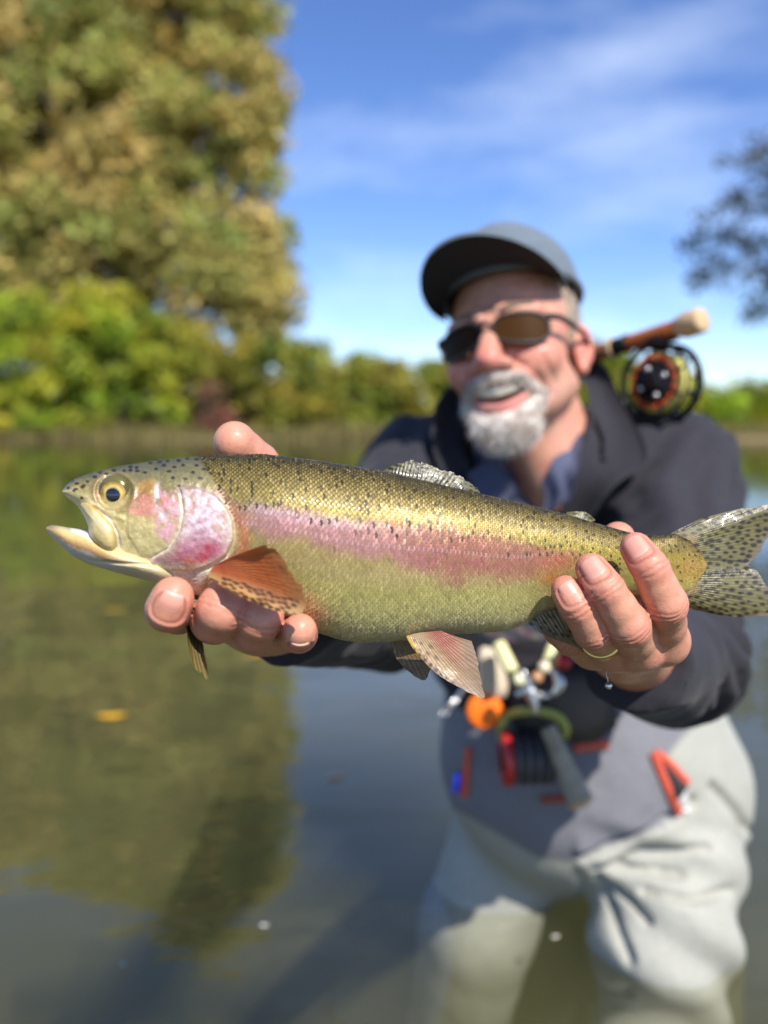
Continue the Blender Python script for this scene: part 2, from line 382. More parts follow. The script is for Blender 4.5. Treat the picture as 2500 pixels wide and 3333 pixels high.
def plant(name, base, clumps, per, size, cols, label, cat, group=None, trunk_r=.12, trunk_top=None, limbs=8, seed=0, extra=None):
    g = np.random.default_rng(seed + 3); base = np.asarray(base, float)
    t = thing(name, base, label, cat, group)
    P_, mixv, tint = [], [], []
    for c in clumps:
        n = int(per * (c[3] ** 2) * (0.8 + .4 * g.random()))
        d = g.normal(size=(n, 3)); d /= np.linalg.norm(d, axis=1)[:, None]
        rr = c[3] * (g.random(n) ** .45)[:, None] * (1 + .35 * (vn(d * 1.7 + c[:3], 1.3, seed) - .5))[:, None]
        q = c[:3] + d * rr * np.array((1, 1, .8)); P_.append(q); mixv.append(np.clip(g.normal(.5 + .7 * (g.random() - .5), .2, n), 0, 1)); tint.append(np.repeat(g.random(), n))
    P_ = np.concatenate(P_); mixv = np.concatenate(mixv); ok = P_[:, 2] > base[2] + .02; P_, mixv, tint = P_[ok], mixv[ok], np.concatenate(tint)[ok]
    V, Q, col = leaves(P_, len(P_), size, cols, mixv, seed=seed)
    col = col * np.repeat(1 + (tint[:, None] - .5) * np.array((-.55, -.10, -.35)), 4, 0)      # some boughs greener, some more golden
    if extra is not None:
        m = g.random(len(P_)) < extra[1]; col[np.repeat(m, 4)] = np.repeat(extra[0] * (.7 + .6 * g.random(m.sum()))[:, None], 4, 0)
    obj('crown', V, Q, M_leaf, t, col, smooth=False, world=True)
    mb = MB(); top = np.asarray(trunk_top if trunk_top is not None else base + (0, 0, 1.0), float)
    k = np.linspace(0, 1, 7)[:, None]; path = base - (0, 0, .3) + (top - base + (0, 0, .3)) * k + g.normal(size=(7, 3)) * trunk_r * .35 * (k > 0)
    mb.tube(path, np.linspace(trunk_r * 1.25, trunk_r * .4, 7), 9)
    sel = g.permutation(len(clumps))[:limbs]
    for i in sel:
        a = path[g.integers(2, 7)]; b = np.asarray(clumps[i][:3]); mid = (a + b) / 2 + (0, 0, .12 * np.linalg.norm(b - a)); kk = np.linspace(0, 1, 5)[:, None]
        mb.tube((1 - kk) ** 2 * a + 2 * kk * (1 - kk) * mid + kk ** 2 * b, np.linspace(trunk_r * .42, trunk_r * .1, 5), 6)
    mb.out('trunk', M_bark, t, world=True)
    return t
def px_clumps(poly, n, d0, d1, r0, r1, seed, ymin=None):
    g = np.random.default_rng(seed); poly = np.asarray(poly, float); out = []; lo, hi = poly.min(0), poly.max(0)
    while len(out) < n:
        u, v = lo + (hi - lo) * g.random(2)
        if polysd(np.array(u), np.array(v), poly) > 0: continue
        d = d0 + (d1 - d0) * g.random(); p = W(C(u, v, d)); out.append((*p, r0 + (r1 - r0) * g.random()))
    return np.array(out)
def gnd(u, d):                              # a foot on the bank at pixel column u, depth d
    x = (u - CU) / F * d; return np.array((x, d, .28))
OLIVE = (np.array((.26, .245, .07)), np.array((.66, .59, .18)))
LIME = (np.array((.12, .17, .018)), np.array((.60, .62, .055)))
MID = (np.array((.10, .115, .020)), np.array((.50, .47, .065)))
env = [(-700, 1000), (-700, 150), (-300, -40), (120, -190), (330, -340), (600, -560), (740, -420), (830, -200), (880, 0), (890, 180), (915, 320), (890, 480), (885, 620), (900, 760), (930, 900), (960, 1010), (900, 1120), (600, 1140), (300, 1120), (-200, 1120)]
plant('willow_tree', gnd(430, 31), px_clumps(env, 1250, 28.2, 34.5, .35, 1.25, 5), 150, .19, OLIVE,
      'tall yellow-olive tree towering over the far bank', 'tree', trunk_r=.42, trunk_top=W(C(470, 250, 31)), limbs=40, seed=1, extra=(np.array((.46, .30, .09)), .06))
# shrubs: (u, half width px, top v, depth, colours, label)
shr = [(-60, 240, 945, 26.6, LIME, 'bright lime-green shrub at the water below the tall tree'),
       (180, 230, 905, 27.4, LIME, 'highest of the bright lime-green shrubs under the tall tree'),
       (400, 210, 930, 26.8, LIME, 'rounded lime-green shrub beside the reddish shrub'),
       (570, 180, 1010, 28.4, MID, 'shaded mid-green shrub behind the reddish shrub'),
       (700, 150, 1080, 30.0, MID, 'dim green shrub standing behind the small reddish shrub'),
       (300, 260, 1010, 29.5, MID, 'broad olive shrub filling the gap behind the lime shrubs'),
       (840, 180, 1060, 27.0, MID, 'yellow-green shrub between the reddish shrub and the low hedge'),
       (1010, 160, 1075, 28.0, MID, 'olive shrub at the foot of the tall tree\'s open side'),
       (1180, 160, 1120, 28.5, MID, 'yellow-green bank shrub in the hedge line beside the capped man'),
       (1370, 150, 1140, 29, MID, 'leafy bank shrub whose top meets the man\'s cheek'),
       (1560, 160, 1150, 29, MID, 'bank shrub hidden behind the man\'s head'),
       (1780, 160, 1130, 29, MID, 'bank shrub hidden behind the man\'s neck'),
       (1960, 130, 1085, 29.5, LIME, 'lime bank shrub rising between the man\'s ear and the rod'),
       (2140, 150, 1185, 28.5, MID, 'bank shrub behind the fly reel'),
       (2340, 160, 1210, 28, LIME, 'yellow-green bank shrub beside the fly reel'),
       (2520, 170, 1230, 27.5, LIME, 'lime bank shrub at the shore past the man\'s shoulder'),
       (2700, 170, 1200, 28, MID, 'bank shrub under the dark sparse tree')]
for i, (u, hw, tv, d, cols, lab) in enumerate(shr):
    poly = [(u - hw, 1400), (u - hw * .95, tv + .45 * (1400 - tv)), (u - hw * .6, tv + 50), (u - hw * .1, tv + 35), (u + hw * .5, tv + 60), (u + hw * .95, tv + .5 * (1400 - tv)), (u + hw, 1400)]
    plant('bank_shrub', gnd(u, d), px_clumps(poly, 46, d - .9, d + .9, .42, .75, 40 + i), 330, .14, cols, lab, 'shrub', 'shrubs along the far bank', trunk_r=.06, trunk_top=gnd(u, d) + (0, 0, .9), limbs=7, seed=50 + i)
plant('red_shrub', gnd(680, 26.4), px_clumps([(610, 1380), (625, 1240), (670, 1180), (730, 1230), (750, 1380)], 14, 26.0, 26.6, .2, .38, 91), 520, .11, (np.array((.18, .08, .05)), np.array((.42, .20, .13))),
      'small reddish-brown shrub at the water\'s edge', 'shrub', trunk_r=.05, limbs=5, seed=91)
plant('sparse_tree', gnd(2720, 27.6), px_clumps([(2180, 860), (2330, 690), (2460, 560), (2650, 420), (2950, 420), (3050, 800), (2900, 1150), (2600, 1130), (2420, 1010), (2300, 930)], 110, 25.5, 29.5, .4, .85, 21), 130, .15, (np.array((.030, .038, .036)), np.array((.085, .095, .075))),
      'dark sparse tree with open twigs against the sky', 'tree', trunk_r=.22, trunk_top=W(C(2760, 640, 27.6)), limbs=26, seed=21)
# one more airy bough of that tree, higher up
plant('sparse_tree', gnd(2900, 29.5), px_clumps([(2330, 520), (2420, 440), (2600, 420), (3100, 300), (3200, 600), (2700, 520), (2480, 560)], 30, 28.5, 31, .3, .6, 23), 90, .15, (np.array((.03, .035, .02)), np.array((.12, .11, .04))),
      'thin tree whose single airy bough hangs highest in the sky', 'tree', trunk_r=.2, trunk_top=W(C(2900, 560, 29.5)), limbs=16, seed=23)
# ragged dry grass along the shore
g = np.random.default_rng(3); k = 9000
gx = g.uniform(-22, 26, k); gy = 26.0 + .9 * g.random(k); gh = .18 + .34 * g.random(k) * (.4 + fbm(np.stack([gx, gy, gx * 0], -1), .8, 2))
ba = np.stack([gx, gy, np.full(k, .0) + (gy - 26) * .25], -1); lean = g.normal(size=(k, 3)) * np.array((.12, .12, 0)); wd = np.stack([.02 + .02 * g.random(k), g.normal(size=k) * .01, 0 * gx], -1)
V = np.stack([ba - wd, ba + wd, ba + lean + np.stack([0 * gx, 0 * gx, gh], -1)], 1).reshape(-1, 3)
cg = np.array((.15, .12, .055)) + g.random((k, 1)) * np.array((.16, .15, .03))
bank_grass = obj('bank_grass', V, np.arange(3 * k).reshape(-1, 3), M_leaf, None, np.repeat(cg, 3, 0), False, world=True)
tag(bank_grass, 'dry straw-coloured grass fringe along the far waterline', 'grass', kind='stuff')

# ------------------------------------------------------------------ leaves drifting on the water
M_fleaf = material('floating_leaf', attr=True, rough=.45, coat=.3)
def on_water(u, v):
    c = C(u, v, 1.0); a = W(c); o = np.array((0, 0, H)); d = a - o; return o + d * (-o[2] / d[2])
for i, (u, v, s, ang, col, lab) in enumerate([
        (365, 2336, .034, .1, S(225, 170, 30), 'long yellow leaf floating alone on the green reflection'),
        (1095, 2531, .020, .5, S(205, 160, 130), 'small pale pinkish leaf floating on the blue reflection'),
        (828, 2135, .030, .9, S(190, 140, 40), 'blurred amber leaf floating just under the spread fingers'),
        (375, 1990, .045, .2, S(170, 140, 45), 'dull yellow leaf floating far out under the trout\'s jaw'),
        (860, 3018, .0055, .0, S(215, 215, 205), 'tiny white floating leaf scrap on the grey reflection'),
        (400, 3145, .004, .4, S(200, 205, 200), 'tiny pale floating leaf scrap by the reflected treetop'),
        (1808, 3055, .0055, .3, S(220, 215, 205), 'tiny white leaf scrap floating between the man\'s legs')]):
    p = on_water(u, v); kk = np.linspace(-1, 1, 11); wdt = .42 * (1 - kk ** 2) ** .8; ca, sa = math.cos(ang), math.sin(ang)
    V = np.concatenate([[(x * s, y * s, .003 + .12 * s * abs(y) + .1 * s * x * x) for y in (-wd_, 0, wd_)] for x, wd_ in zip(kk, wdt)]).reshape(-1, 3)
    V = np.stack([p[0] + V[:, 0] * ca - V[:, 1] * sa, p[1] + V[:, 0] * sa + V[:, 1] * ca, V[:, 2]], -1)
    V = np.vstack([V, V - (0, 0, .0012)]); q = grid_faces(11, 3)
    o = obj('floating_leaf', V, [q, q[:, ::-1] + 33], M_fleaf, None, np.broadcast_to(col, V.shape) * (.85 + .3 * rng.random((len(V), 1))), world=True)
    tag(o, lab, 'leaf', 'leaves drifting on the river')

# ------------------------------------------------------------------ the trout
FD = lambda u: .412 + .062 * (np.asarray(u, float) - 150) / 2350     # depth of the fish's middle plane
TOP = Crv([(203, 1600), (213, 1583), (235, 1561), (275, 1546), (319, 1533), (392, 1516), (497, 1500), (602, 1488), (702, 1480), (864, 1478), (1008, 1495), (1117, 1512), (1247, 1532), (1388, 1566), (1562, 1606), (1660, 1628), (1752, 1650), (1855, 1677), (1937, 1702), (2009, 1722), (2060, 1736), (2137, 1743), (2200, 1737), (2250, 1762), (2285, 1805), (2300, 1836)], 5)
BOT = Crv([(203, 1603), (223, 1625), (249, 1642), (266, 1665), (282, 1696), (296, 1738), (330, 1790), (400, 1850), (445, 1876), (518, 1899), (591, 1912), (654, 1950), (740, 1975), (830, 1996), (922, 2016), (1030, 2057), (1117, 2084), (1171, 2091), (1269, 2087), (1323, 2084), (1432, 2066), (1551, 2060), (1649, 2054), (1714, 2030), (1752, 2000), (1850, 1965), (1950, 1945), (2039, 1935), (2120, 1933), (2200, 1942), (2250, 1920), (2285, 1878), (2300, 1846)], 5)
WID = Crv([(203, .0035), (215, .007), (240, .010), (300, .0145), (400, .019), (550, .0235), (700, .0265), (900, .029), (1200, .0295), (1500, .026), (1750, .020), (2000, .0140), (2150, .0095), (2250, .0052), (2300, .0025)], 12)
OPERC = [(586, 1585), (640, 1588), (702, 1612), (738, 1654), (759, 1706), (761, 1754), (737, 1806), (684, 1840), (628, 1861), (549, 1856), (480, 1842), (497, 1816), (549, 1787), (586, 1728), (597, 1665)]
PREOP = [(570, 1590), (588, 1602), (597, 1665), (586, 1728), (549, 1785), (497, 1814), (455, 1805), (415, 1740), (415, 1650), (480, 1590)]
HEADLINE = Crv([(1470, 640), (1507, 655), (1570, 697), (1612, 712), (1654, 745), (1706, 768), (1754, 772), (1806, 750), (1850, 700), (1900, 650), (2000, 650)], 6)   # u of the scale line at height v
EYE = (371, 1600)
def fish_disp(u, v):                        # relief of head plates, metres
    r = np.hypot(u - EYE[0], v - EYE[1])
    d = .0017 * sst(5, -5, polysd(u, v, OPERC)) + .0009 * sst(5, -6, polysd(u, v, PREOP))
    d += -.0016 * sst(66, 50, r) + .0006 * np.exp(-((r - 66) / 8) ** 2)
    d += -.0010 * np.exp(-(linesd(u, v, [(588, 1602), (597, 1665), (586, 1728), (549, 1785), (497, 1814)]) / 4) ** 2)
    d += -.0010 * np.exp(-(linesd(u, v, [(762, 1700), (764, 1754), (740, 1810), (686, 1845), (628, 1866), (549, 1862)]) / 6) ** 2)
    d += .0007 * np.exp(-(linesd(u, v, [(300, 1640), (340, 1668), (400, 1690)]) / 9) ** 2)
    d += -.0009 * np.exp(-(linesd(u, v, [(310, 1652), (360, 1690), (385, 1740), (392, 1790)]) / 5) ** 2)
    for k in range(4):                       # rays under the gill
        d += -.0006 * np.exp(-(linesd(u, v, [(470, 1868 + 9 * k), (560, 1874 + 10 * k), (640, 1868 + 12 * k)]) / 3) ** 2)
    head = sst(12, -12, u - HEADLINE(v)); q = np.stack([u, v, 0 * u], -1)
    return d + head * (.00045 * (fbm(q, .035, 3, 2) - .5) * 2)
def fsurf(u, t, side=1.):                   # body surface; t 0 back .. 1 belly; side 1 near, -1 far
    u = np.asarray(u, float); t = np.asarray(t, float)
    a, b = TOP(u), BOT(u); v = (a + b) / 2 - (b - a) / 2 * np.cos(np.pi * t)
    y = WID(u) * np.sin(np.pi * t) ** .92 + fish_disp(u, v) * np.sin(np.pi * np.clip(t, 0, 1)) ** .5
    c = C(u, v, FD(u) - y) if side > 0 else C(u, v, FD(u)) + np.stack([0 * u, y, 0 * u], -1)
    return c, v
STR_T = Crv([(690, 1590), (780, 1632), (900, 1657), (1117, 1693), (1280, 1705), (1497, 1722), (1660, 1750), (1800, 1776), (1906, 1806), (2050, 1840)], 20)
STR_B = Crv([(690, 1720), (780, 1730), (900, 1745), (1063, 1785), (1226, 1815), (1361, 1872), (1497, 1886), (1660, 1882), (1800, 1866), (1906, 1850), (2050, 1850)], 25)
SPOTS_H = [(241, 1597), (273, 1581), (247, 1592), (325, 1537), (347, 1542), (371, 1531), (404, 1532), (425, 1530), (447, 1533), (445, 1522), (472, 1538), (425, 1519), (508, 1526), (533, 1514), (550, 1534), (545, 1500), (568, 1520), (582, 1499), (596, 1514), (563, 1555), (603, 1558), (628, 1537), (640, 1515), (651, 1557), (581, 1581), (686, 1540), (640, 1495), (266, 1621), (233, 1565), (309, 1552), (285, 1567), (268, 1585), (250, 1574), (222, 1588), (490, 1507), (520, 1503), (610, 1493), (668, 1500), (665, 1527)]
KF = .70
def fish_color(u, v, n3):                   # skin colour, with some painted glints and bounce light, at photo position (u, v)
    a, b = TOP(u), BOT(u); t = np.clip((v - a) / np.maximum(b - a, 1), 0, 1)
    n1 = fbm(n3, .018, 3, 1) - .5; n2 = fbm(n3, .06, 3, 4) - .5
    st = [(0, S(52, 54, 40)), (.04, S(88, 82, 42)), (.12, S(126, 112, 50)), (.26, S(150, 134, 58)), (.36, S(160, 146, 60)), (.46, S(166, 150, 70)), (.62, S(186, 168, 112)), (.72, S(184, 176, 108)), (.86, S(204, 196, 132)), (.95, S(226, 214, 164)), (1, S(214, 200, 172))]
    x = np.clip(t + .05 * n1, 0, 1); c = np.stack([np.interp(x, [s[0] for s in st], [s[1][k] for s in st]) for k in range(3)], -1)
    c = c * (1 + .22 * sst(.55, .9, t))[..., None]  # belly lightened in the colour for bounce off water and hands
    # toward the tail: greener gold
    tl = sst(1880, 2120, u); c = mixc(c, c * np.array((.92, .90, .62)), tl)
    # pink band
    e = 22 + 10 * n2
    band = sst(-e, e, v - STR_T(u) + 60 * n1 + 30 * n2) * sst(38, -38, v - STR_B(u) + 90 * n1 + 40 * n2) * sst(2000, 1800, u)
    pink = mixc(np.broadcast_to(S(192, 132, 136), c.shape), S(170, 104, 96), sst(1150, 1500, u))
    pink = mixc(pink, S(196, 122, 92), sst(1700, 1850, u))
    c = mixc(c, pink, band * np.clip(.85 - .25 * sst(900, 780, u) + n2 * .5, 0, 1))
    lil_glint = np.exp(-((v - STR_T(u) - 12) / 22) ** 2) * sst(1500, 900, u) * sst(780, 840, u); c = mixc(c, S(220, 186, 200), .6 * lil_glint)  # specular highlight along the band's top edge, painted as lilac
    c = mixc(c, S(190, 172, 70), .5 * np.exp(-((v - STR_T(u) + 26) / 20) ** 2) * sst(800, 1000, u))
    c = mixc(c, S(202, 120, 62), .75 * np.exp(-(((u - 1290) / 22) ** 2 + ((v - 1700) / 22) ** 2)))
    c = mixc(c, S(214, 128, 70), .7 * np.exp(-(((u - 1800) / 50) ** 2 + ((v - 1885) / 28) ** 2)))
    # behind the gill: orange and rose
    bz = inp(u, v, [(752, 1650), (790, 1690), (812, 1760), (800, 1830), (760, 1860), (720, 1850), (770, 1790), (775, 1720)], 20); c = mixc(c, S(208, 126, 86), .8 * bz)
    bz = inp(u, v, [(680, 1845), (760, 1800), (800, 1850), (720, 1905), (650, 1900)], 18); c = mixc(c, S(206, 140, 130), .6 * bz)
    bz = inp(u, v, [(860, 1985), (1000, 1930), (1060, 2000), (1010, 2060), (900, 2030)], 25); c = mixc(c, S(216, 168, 130), .6 * bz)
    # tail root orange
    tr = np.exp(-(((u - 2255) / 62) ** 2 + ((v - 1850) / 62) ** 2)); c = mixc(c, S(186, 140, 66), .7 * tr)
    # ---- head
    hd = sst(10, -10, u - HEADLINE(v)); hc = np.zeros_like(c)
    tt = np.clip((v - a) / np.maximum(np.minimum(b, 1912) - a, 1), 0, 1)
    hs_ = [(0, S(92, 92, 70)), (.10, S(122, 116, 78)), (.24, S(138, 126, 74)), (.34, S(170, 152, 92)), (.5, S(196, 178, 118)), (.75, S(204, 192, 138)), (.9, S(220, 212, 184)), (1, S(216, 206, 190))]
    hc = np.stack([np.interp(np.clip(tt + .1 * n1, 0, 1), [s[0] for s in hs_], [s[1][k] for s in hs_]) for k in range(3)], -1)
    hc = mixc(hc, S(212, 198, 140), .45 * inp(u, v, [(203, 1600), (240, 1600), (280, 1640), (300, 1700), (260, 1680)], 8))
    hc = mixc(hc, S(196, 142, 66), .6 * inp(u, v, [(450, 1568), (500, 1560), (520, 1590), (500, 1625), (450, 1622)], 12))
    hc = mixc(hc, S(200, 120, 110), .75 * inp(u, v, [(440, 1600), (490, 1605), (510, 1650), (520, 1690), (440, 1680), (410, 1660)], 14) * np.clip(.9 + 2 * n2, .2, 1))
    op = inp(u, v, OPERC, 20) * np.clip(.86 + 1.2 * n1 + 1.0 * n2, .2, 1)
    opc = mixc(np.broadcast_to(S(206, 160, 172), c.shape), S(228, 208, 212), np.clip(.45 + 3.2 * n2, 0, 1)); opc = mixc(opc, S(196, 120, 140), sst(1710, 1810, v) * np.clip(.6 + 2 * n1, 0, 1)); opc = mixc(opc, S(208, 182, 140), sst(700, 770, u) * .5)
    hc = mixc(hc, opc, op * sst(1865, 1815, v + 30 * n1))
    hc = mixc(hc, S(206, 150, 168), .8 * inp(u, v, [(515, 1588), (575, 1600), (590, 1665), (578, 1725), (540, 1770), (505, 1740), (500, 1650)], 10) * np.clip(.8 + 3 * n2, .1, 1))
    hc = mixc(hc, S(186, 66, 84), .9 * inp(u, v, [(625, 1828), (650, 1795), (672, 1768), (705, 1762), (708, 1785), (690, 1810), (655, 1836)], 8) * np.clip(.85 + 3 * n2, .3, 1))
    hc = mixc(hc, S(206, 110, 62), .55 * inp(u, v, [(590, 1822), (620, 1810), (640, 1840), (610, 1856)], 8))
    hc = mixc(hc, S(212, 92, 78), .6 * np.exp(-(((u - 533) / 12) ** 2 + ((v - 1630) / 22) ** 2)))
    hc = mixc(hc, S(238, 232, 230), .8 * np.exp(-(linesd(u, v, [(512, 1580), (508, 1610), (514, 1660), (535, 1690)]) / 9) ** 2) * np.clip(.7 + 4 * n2, 0, 1))  # white glints on the cheek, painted into the skin colour
    hc = mixc(hc, S(240, 228, 206), .75 * np.exp(-(linesd(u, v, [(588, 1610), (594, 1665), (584, 1728), (549, 1780), (500, 1812)]) / 5) ** 2))
    hc = mixc(hc, S(242, 232, 200), .75 * np.exp(-(linesd(u, v, [(545, 1858), (628, 1864), (690, 1842), (740, 1806)]) / 6) ** 2))
    hc = mixc(hc, S(238, 228, 208), .8 * np.exp(-(linesd(u, v, [(318, 1652), (362, 1690), (390, 1745), (395, 1800)]) / 8) ** 2))
    hc = mixc(hc, S(226, 214, 160), .7 * np.exp(-(linesd(u, v, [(285, 1628), (320, 1645), (370, 1668)]) / 7) ** 2))
    r = np.hypot(u - EYE[0], v - EYE[1]); hc = mixc(hc, S(150, 130, 78), .7 * np.exp(-((r - 62) / 9) ** 2))
    hc = mixc(hc, S(205, 158, 130), .5 * np.exp(-(((u - 318) / 12) ** 2 + ((v - 1605) / 26) ** 2)))
    fl_ = fbm(n3, .22, 2, 6) - .5; hc = hc * (1 + .55 * fl_ + .5 * n2)[..., None]
    hc = hc * (1 + .26 * sst(.25, .5, tt) * (1 - .75 * op))[..., None]
    c = mixc(c, hc, hd)
    sp = np.zeros(np.shape(u))
    for i, (x, y) in enumerate(SPOTS_H): sp = np.maximum(sp, sst(1.25, .75, np.hypot((u - x) / (6.2 + i % 3), (v - y) / (4.4 + i % 2))))
    return KF * mixc(c, S(40, 34, 34), .9 * sp)
def jaw_color(u, v, n3):
    n2 = fbm(n3, .06, 3, 9) - .5; a = JT(u); b = JB(u); t = np.clip((v - a) / np.maximum(b - a, 1), 0, 1)
    st = [(0, S(200, 188, 160)), (.10, S(214, 200, 158)), (.28, S(214, 184, 118)), (.48, S(196, 158, 96)), (.62, S(176, 138, 100)), (.74, S(216, 210, 198)), (1, S(226, 222, 214))]
    c = np.stack([np.interp(np.clip(t + .12 * n2, 0, 1), [s[0] for s in st], [s[1][k] for s in st]) for k in range(3)], -1)
    c = mixc(c, S(118, 108, 84), .8 * sst(205, 165, u) * sst(.6, .1, t))
    c = mixc(c, S(238, 238, 238), .95 * inp(u, v, [(225, 1712), (300, 1715), (330, 1760), (300, 1762), (270, 1745), (235, 1730)], 5))
    return .86 * mixc(c, S(212, 204, 160), sst(330, 430, u) * .7)
M_fish = material('trout_skin', attr=True, rough=.42, metal=.12, spec=.5, coat=.25, coat_rough=.2, bump=((420, .4, .0007), (1300, .4, .0005)))
M_scale = material('trout_scale', attr=True, rough=.45, metal=.30, spec=.3, coat=.04, coat_rough=.2)
trout = thing('rainbow_trout', W(C(1250, 1800, FD(1250))), 'large rainbow trout with rosy side stripe and open mouth, held in both hands', 'fish')
us = np.unique(np.concatenate([np.linspace(203, 780, 230), np.linspace(780, 2300, 330)])); ts = np.linspace(0, 1, 190)
U, T = np.meshgrid(us, ts, indexing='ij'); fb = MB()
cn, vv = fsurf(U, T, 1.); col = fish_color(U, vv, np.stack([U, vv, 0 * U], -1)); fb.add(cn, grid_faces(len(us), len(ts)), None, col.reshape(-1, 3))
U2, T2 = np.meshgrid(us[::2], ts[::2], indexing='ij'); cf, vv2 = fsurf(U2, T2, -1.); col2 = fish_color(U2, vv2, np.stack([U2, vv2, 0 * U2 + 9], -1)); fb.add(cf, grid_faces(*U2.shape)[:, ::-1], None, col2.reshape(-1, 3))
JT = Crv([(150, 1718), (158, 1711), (168, 1708), (223, 1718), (287, 1727), (330, 1752), (400, 1780), (480, 1806), (560, 1835)], 4)
JB = Crv([(150, 1723), (161, 1739), (198, 1776), (235, 1810), (287, 1836), (366, 1860), (445, 1881), (518, 1899), (560, 1904)], 5)
JW = Crv([(150, .002), (162, .006), (200, .0105), (260, .0145), (340, .0185), (450, .0205), (520, .0185), (560, .014)], 8)
uj = np.linspace(150, 560, 150); tj = np.linspace(0, 1, 70); U, T = np.meshgrid(uj, tj, indexing='ij'); a, b = JT(U), JB(U); v = (a + b) / 2 - (b - a) / 2 * np.cos(np.pi * T)
dj = -.0012 * np.exp(-(linesd(U, v, [(215, 1800), (300, 1826), (400, 1834), (500, 1838)]) / 5) ** 2)
y = JW(U) * np.sin(np.pi * T) ** .8 + dj * np.sin(np.pi * T); cj = jaw_color(U, v, np.stack([U, v, 0 * U], -1)).reshape(-1, 3)
fb.add(C(U, v, FD(U) - y), grid_faces(150, 70), None, cj); fb.add(C(U, v, FD(U)) + np.stack([0 * U, y, 0 * U], -1), grid_faces(150, 70)[:, ::-1], None, cj)
fb.out('body', M_fish, trout, vcol=True)

gsp = np.random.default_rng(31); BSP = []
while len(BSP) < 400:                        # small dark spots over the back and the tail stalk
    x = gsp.uniform(660, 2270); t = gsp.random() ** 1.2 * np.interp(x, [660, 900, 1700, 2000, 2200], [.34, .36, .42, .60, .95]); y = TOP(x) + t * (BOT(x) - TOP(x))
    if all((x - a) ** 2 + (y - b) ** 2 > 15 ** 2 for a, b, _ in BSP): BSP.append((x, y, 3.6 + 2.0 * gsp.random()))
BSP = np.array(BSP)
def bspots(u, v):
    m = np.zeros(u.shape)
    for x, y, r in BSP:
        k = np.abs(u - x) < 14
        m[k] = np.maximum(m[k], sst(1.25, .75, np.hypot((u[k] - x) / r, (v[k] - y) / r)))
    return m
# scales: small overlapping plates in rows along the flank, both sides
def scales(side, seed):
    g = np.random.default_rng(seed); US, TS, SZ = [], [], []
    u = 640.; rows = np.linspace(.035, .975, 76)
    i = 0
    while u < 2285:
        hgt = BOT(u) - TOP(u); pitch = max(8.5, hgt * .0215)
        tt = rows[(i % 2)::2]
        US.append(u + pitch * .08 * g.normal(size=len(tt))); TS.append(tt + .0006 * g.normal(size=len(tt))); SZ.append(np.full(len(tt), pitch)); u += pitch * .70; i += 1
    u, t, s = map(np.concatenate, (US, TS, SZ)); c0, v = fsurf(u, t, side); ok = (u > HEADLINE(v) + 6) & ~((u > 2235) & (g.random(len(u)) < .5)); u, t, s, v, c0 = u[ok], t[ok], s[ok], v[ok], c0[ok]
    du = fsurf(u + 4, t, side)[0] - fsurf(u - 4, t, side)[0]; dt = fsurf(u, np.clip(t + .006, 0, 1), side)[0] - fsurf(u, np.clip(t - .006, 0, 1), side)[0]
    e1 = du / np.linalg.norm(du, axis=1)[:, None]; nn = np.cross(e1, dt) * (1 if side > 0 else -1); nn /= np.linalg.norm(nn, axis=1)[:, None]; e2 = np.cross(nn, e1)
    nn = np.where((nn[:, 1] * -side < 0)[:, None] & (np.abs(nn[:, 1]) > .2)[:, None], -nn, nn)
    m = F / FD(u); L = s / m * .74; B = np.linalg.norm(dt, axis=1) * (.94 / 76 * 2 / .012) * .62
    k = len(u); e1 = e1 + e2 * g.normal(size=(k, 1)) * .03; tilt = (.13 + .06 * g.random(k))[:, None]; roll = (g.normal(size=k) * .05)[:, None]
    ang = np.linspace(-2.2, 2.2, 7); shp = [(math.cos(x), math.sin(x)) for x in ang]
    pts = [c0 + nn * .00022]; lift = 0
    for x, yv in shp: pts.append(c0 + e1 * (x * L)[:, None] + e2 * (yv * B)[:, None] + nn * (.00008 + (x + .25) * L[:, None] * tilt + yv * B[:, None] * roll))
    pts[0] = c0 + e1 * (.25 * L)[:, None] + nn * (.00010 + .42 * L[:, None] * tilt + .00008)
    V = np.stack(pts, 1); base = fish_color(u, v, np.stack([u, v, 0 * u], -1)); tr = (v - TOP(u)) / (BOT(u) - TOP(u))
    up = sst(.50, .12, tr)                   # strong gold-and-dark pattern on the back
    jit = ((.72 + .56 * g.random(k)) * (.86 + .5 * (fbm(np.stack([u, v, 0 * u], -1), .02, 3, 12) - .2)))[:, None]
    gold = mixc(base * 1.06, KF * S(204, 178, 106), up * .62) * jit; gold = mixc(gold, KF * S(60, 60, 48), .62 * sst(.10, .015, tr) * (g.random(k) < .8))
    rim = mixc(base * .86, KF * S(46, 40, 18), up * .85)
    lat = np.abs(tr - .44) < .008
    gold[lat] = gold[lat] * .5 + KF * S(226, 190, 190) * .5
    dk = bspots(u, v)[:, None]; gold = gold + (KF * S(46, 40, 28) - gold) * dk * .9; rim = rim + (KF * S(52, 46, 30) - rim) * dk * .8
    spark = g.random(k) < .10 * sst(.35, .6, tr) * sst(.98, .8, tr); gold[spark] *= 1.25
    cols = np.stack([gold] + [rim * .92 if (j in (0, 6)) else rim for j in range(7)], 1)
    T_ = np.array([(0, j, j + 1) for j in range(1, 7)]); 
    if side < 0: T_ = T_[:, ::-1]
    tri = (np.arange(k)[:, None, None] * 8 + T_[None]).reshape(-1, 3)
    return V.reshape(-1, 3), tri, cols.reshape(-1, 3)
sb = MB()
for side, sd in ((1., 5), (-1., 6)):
    V, tri, col = scales(side, sd); sb.add(V, None, tri, col)
scl = sb.out('scales', M_scale, trout, vcol=True, smooth=True); tag(scl, kind='stuff')

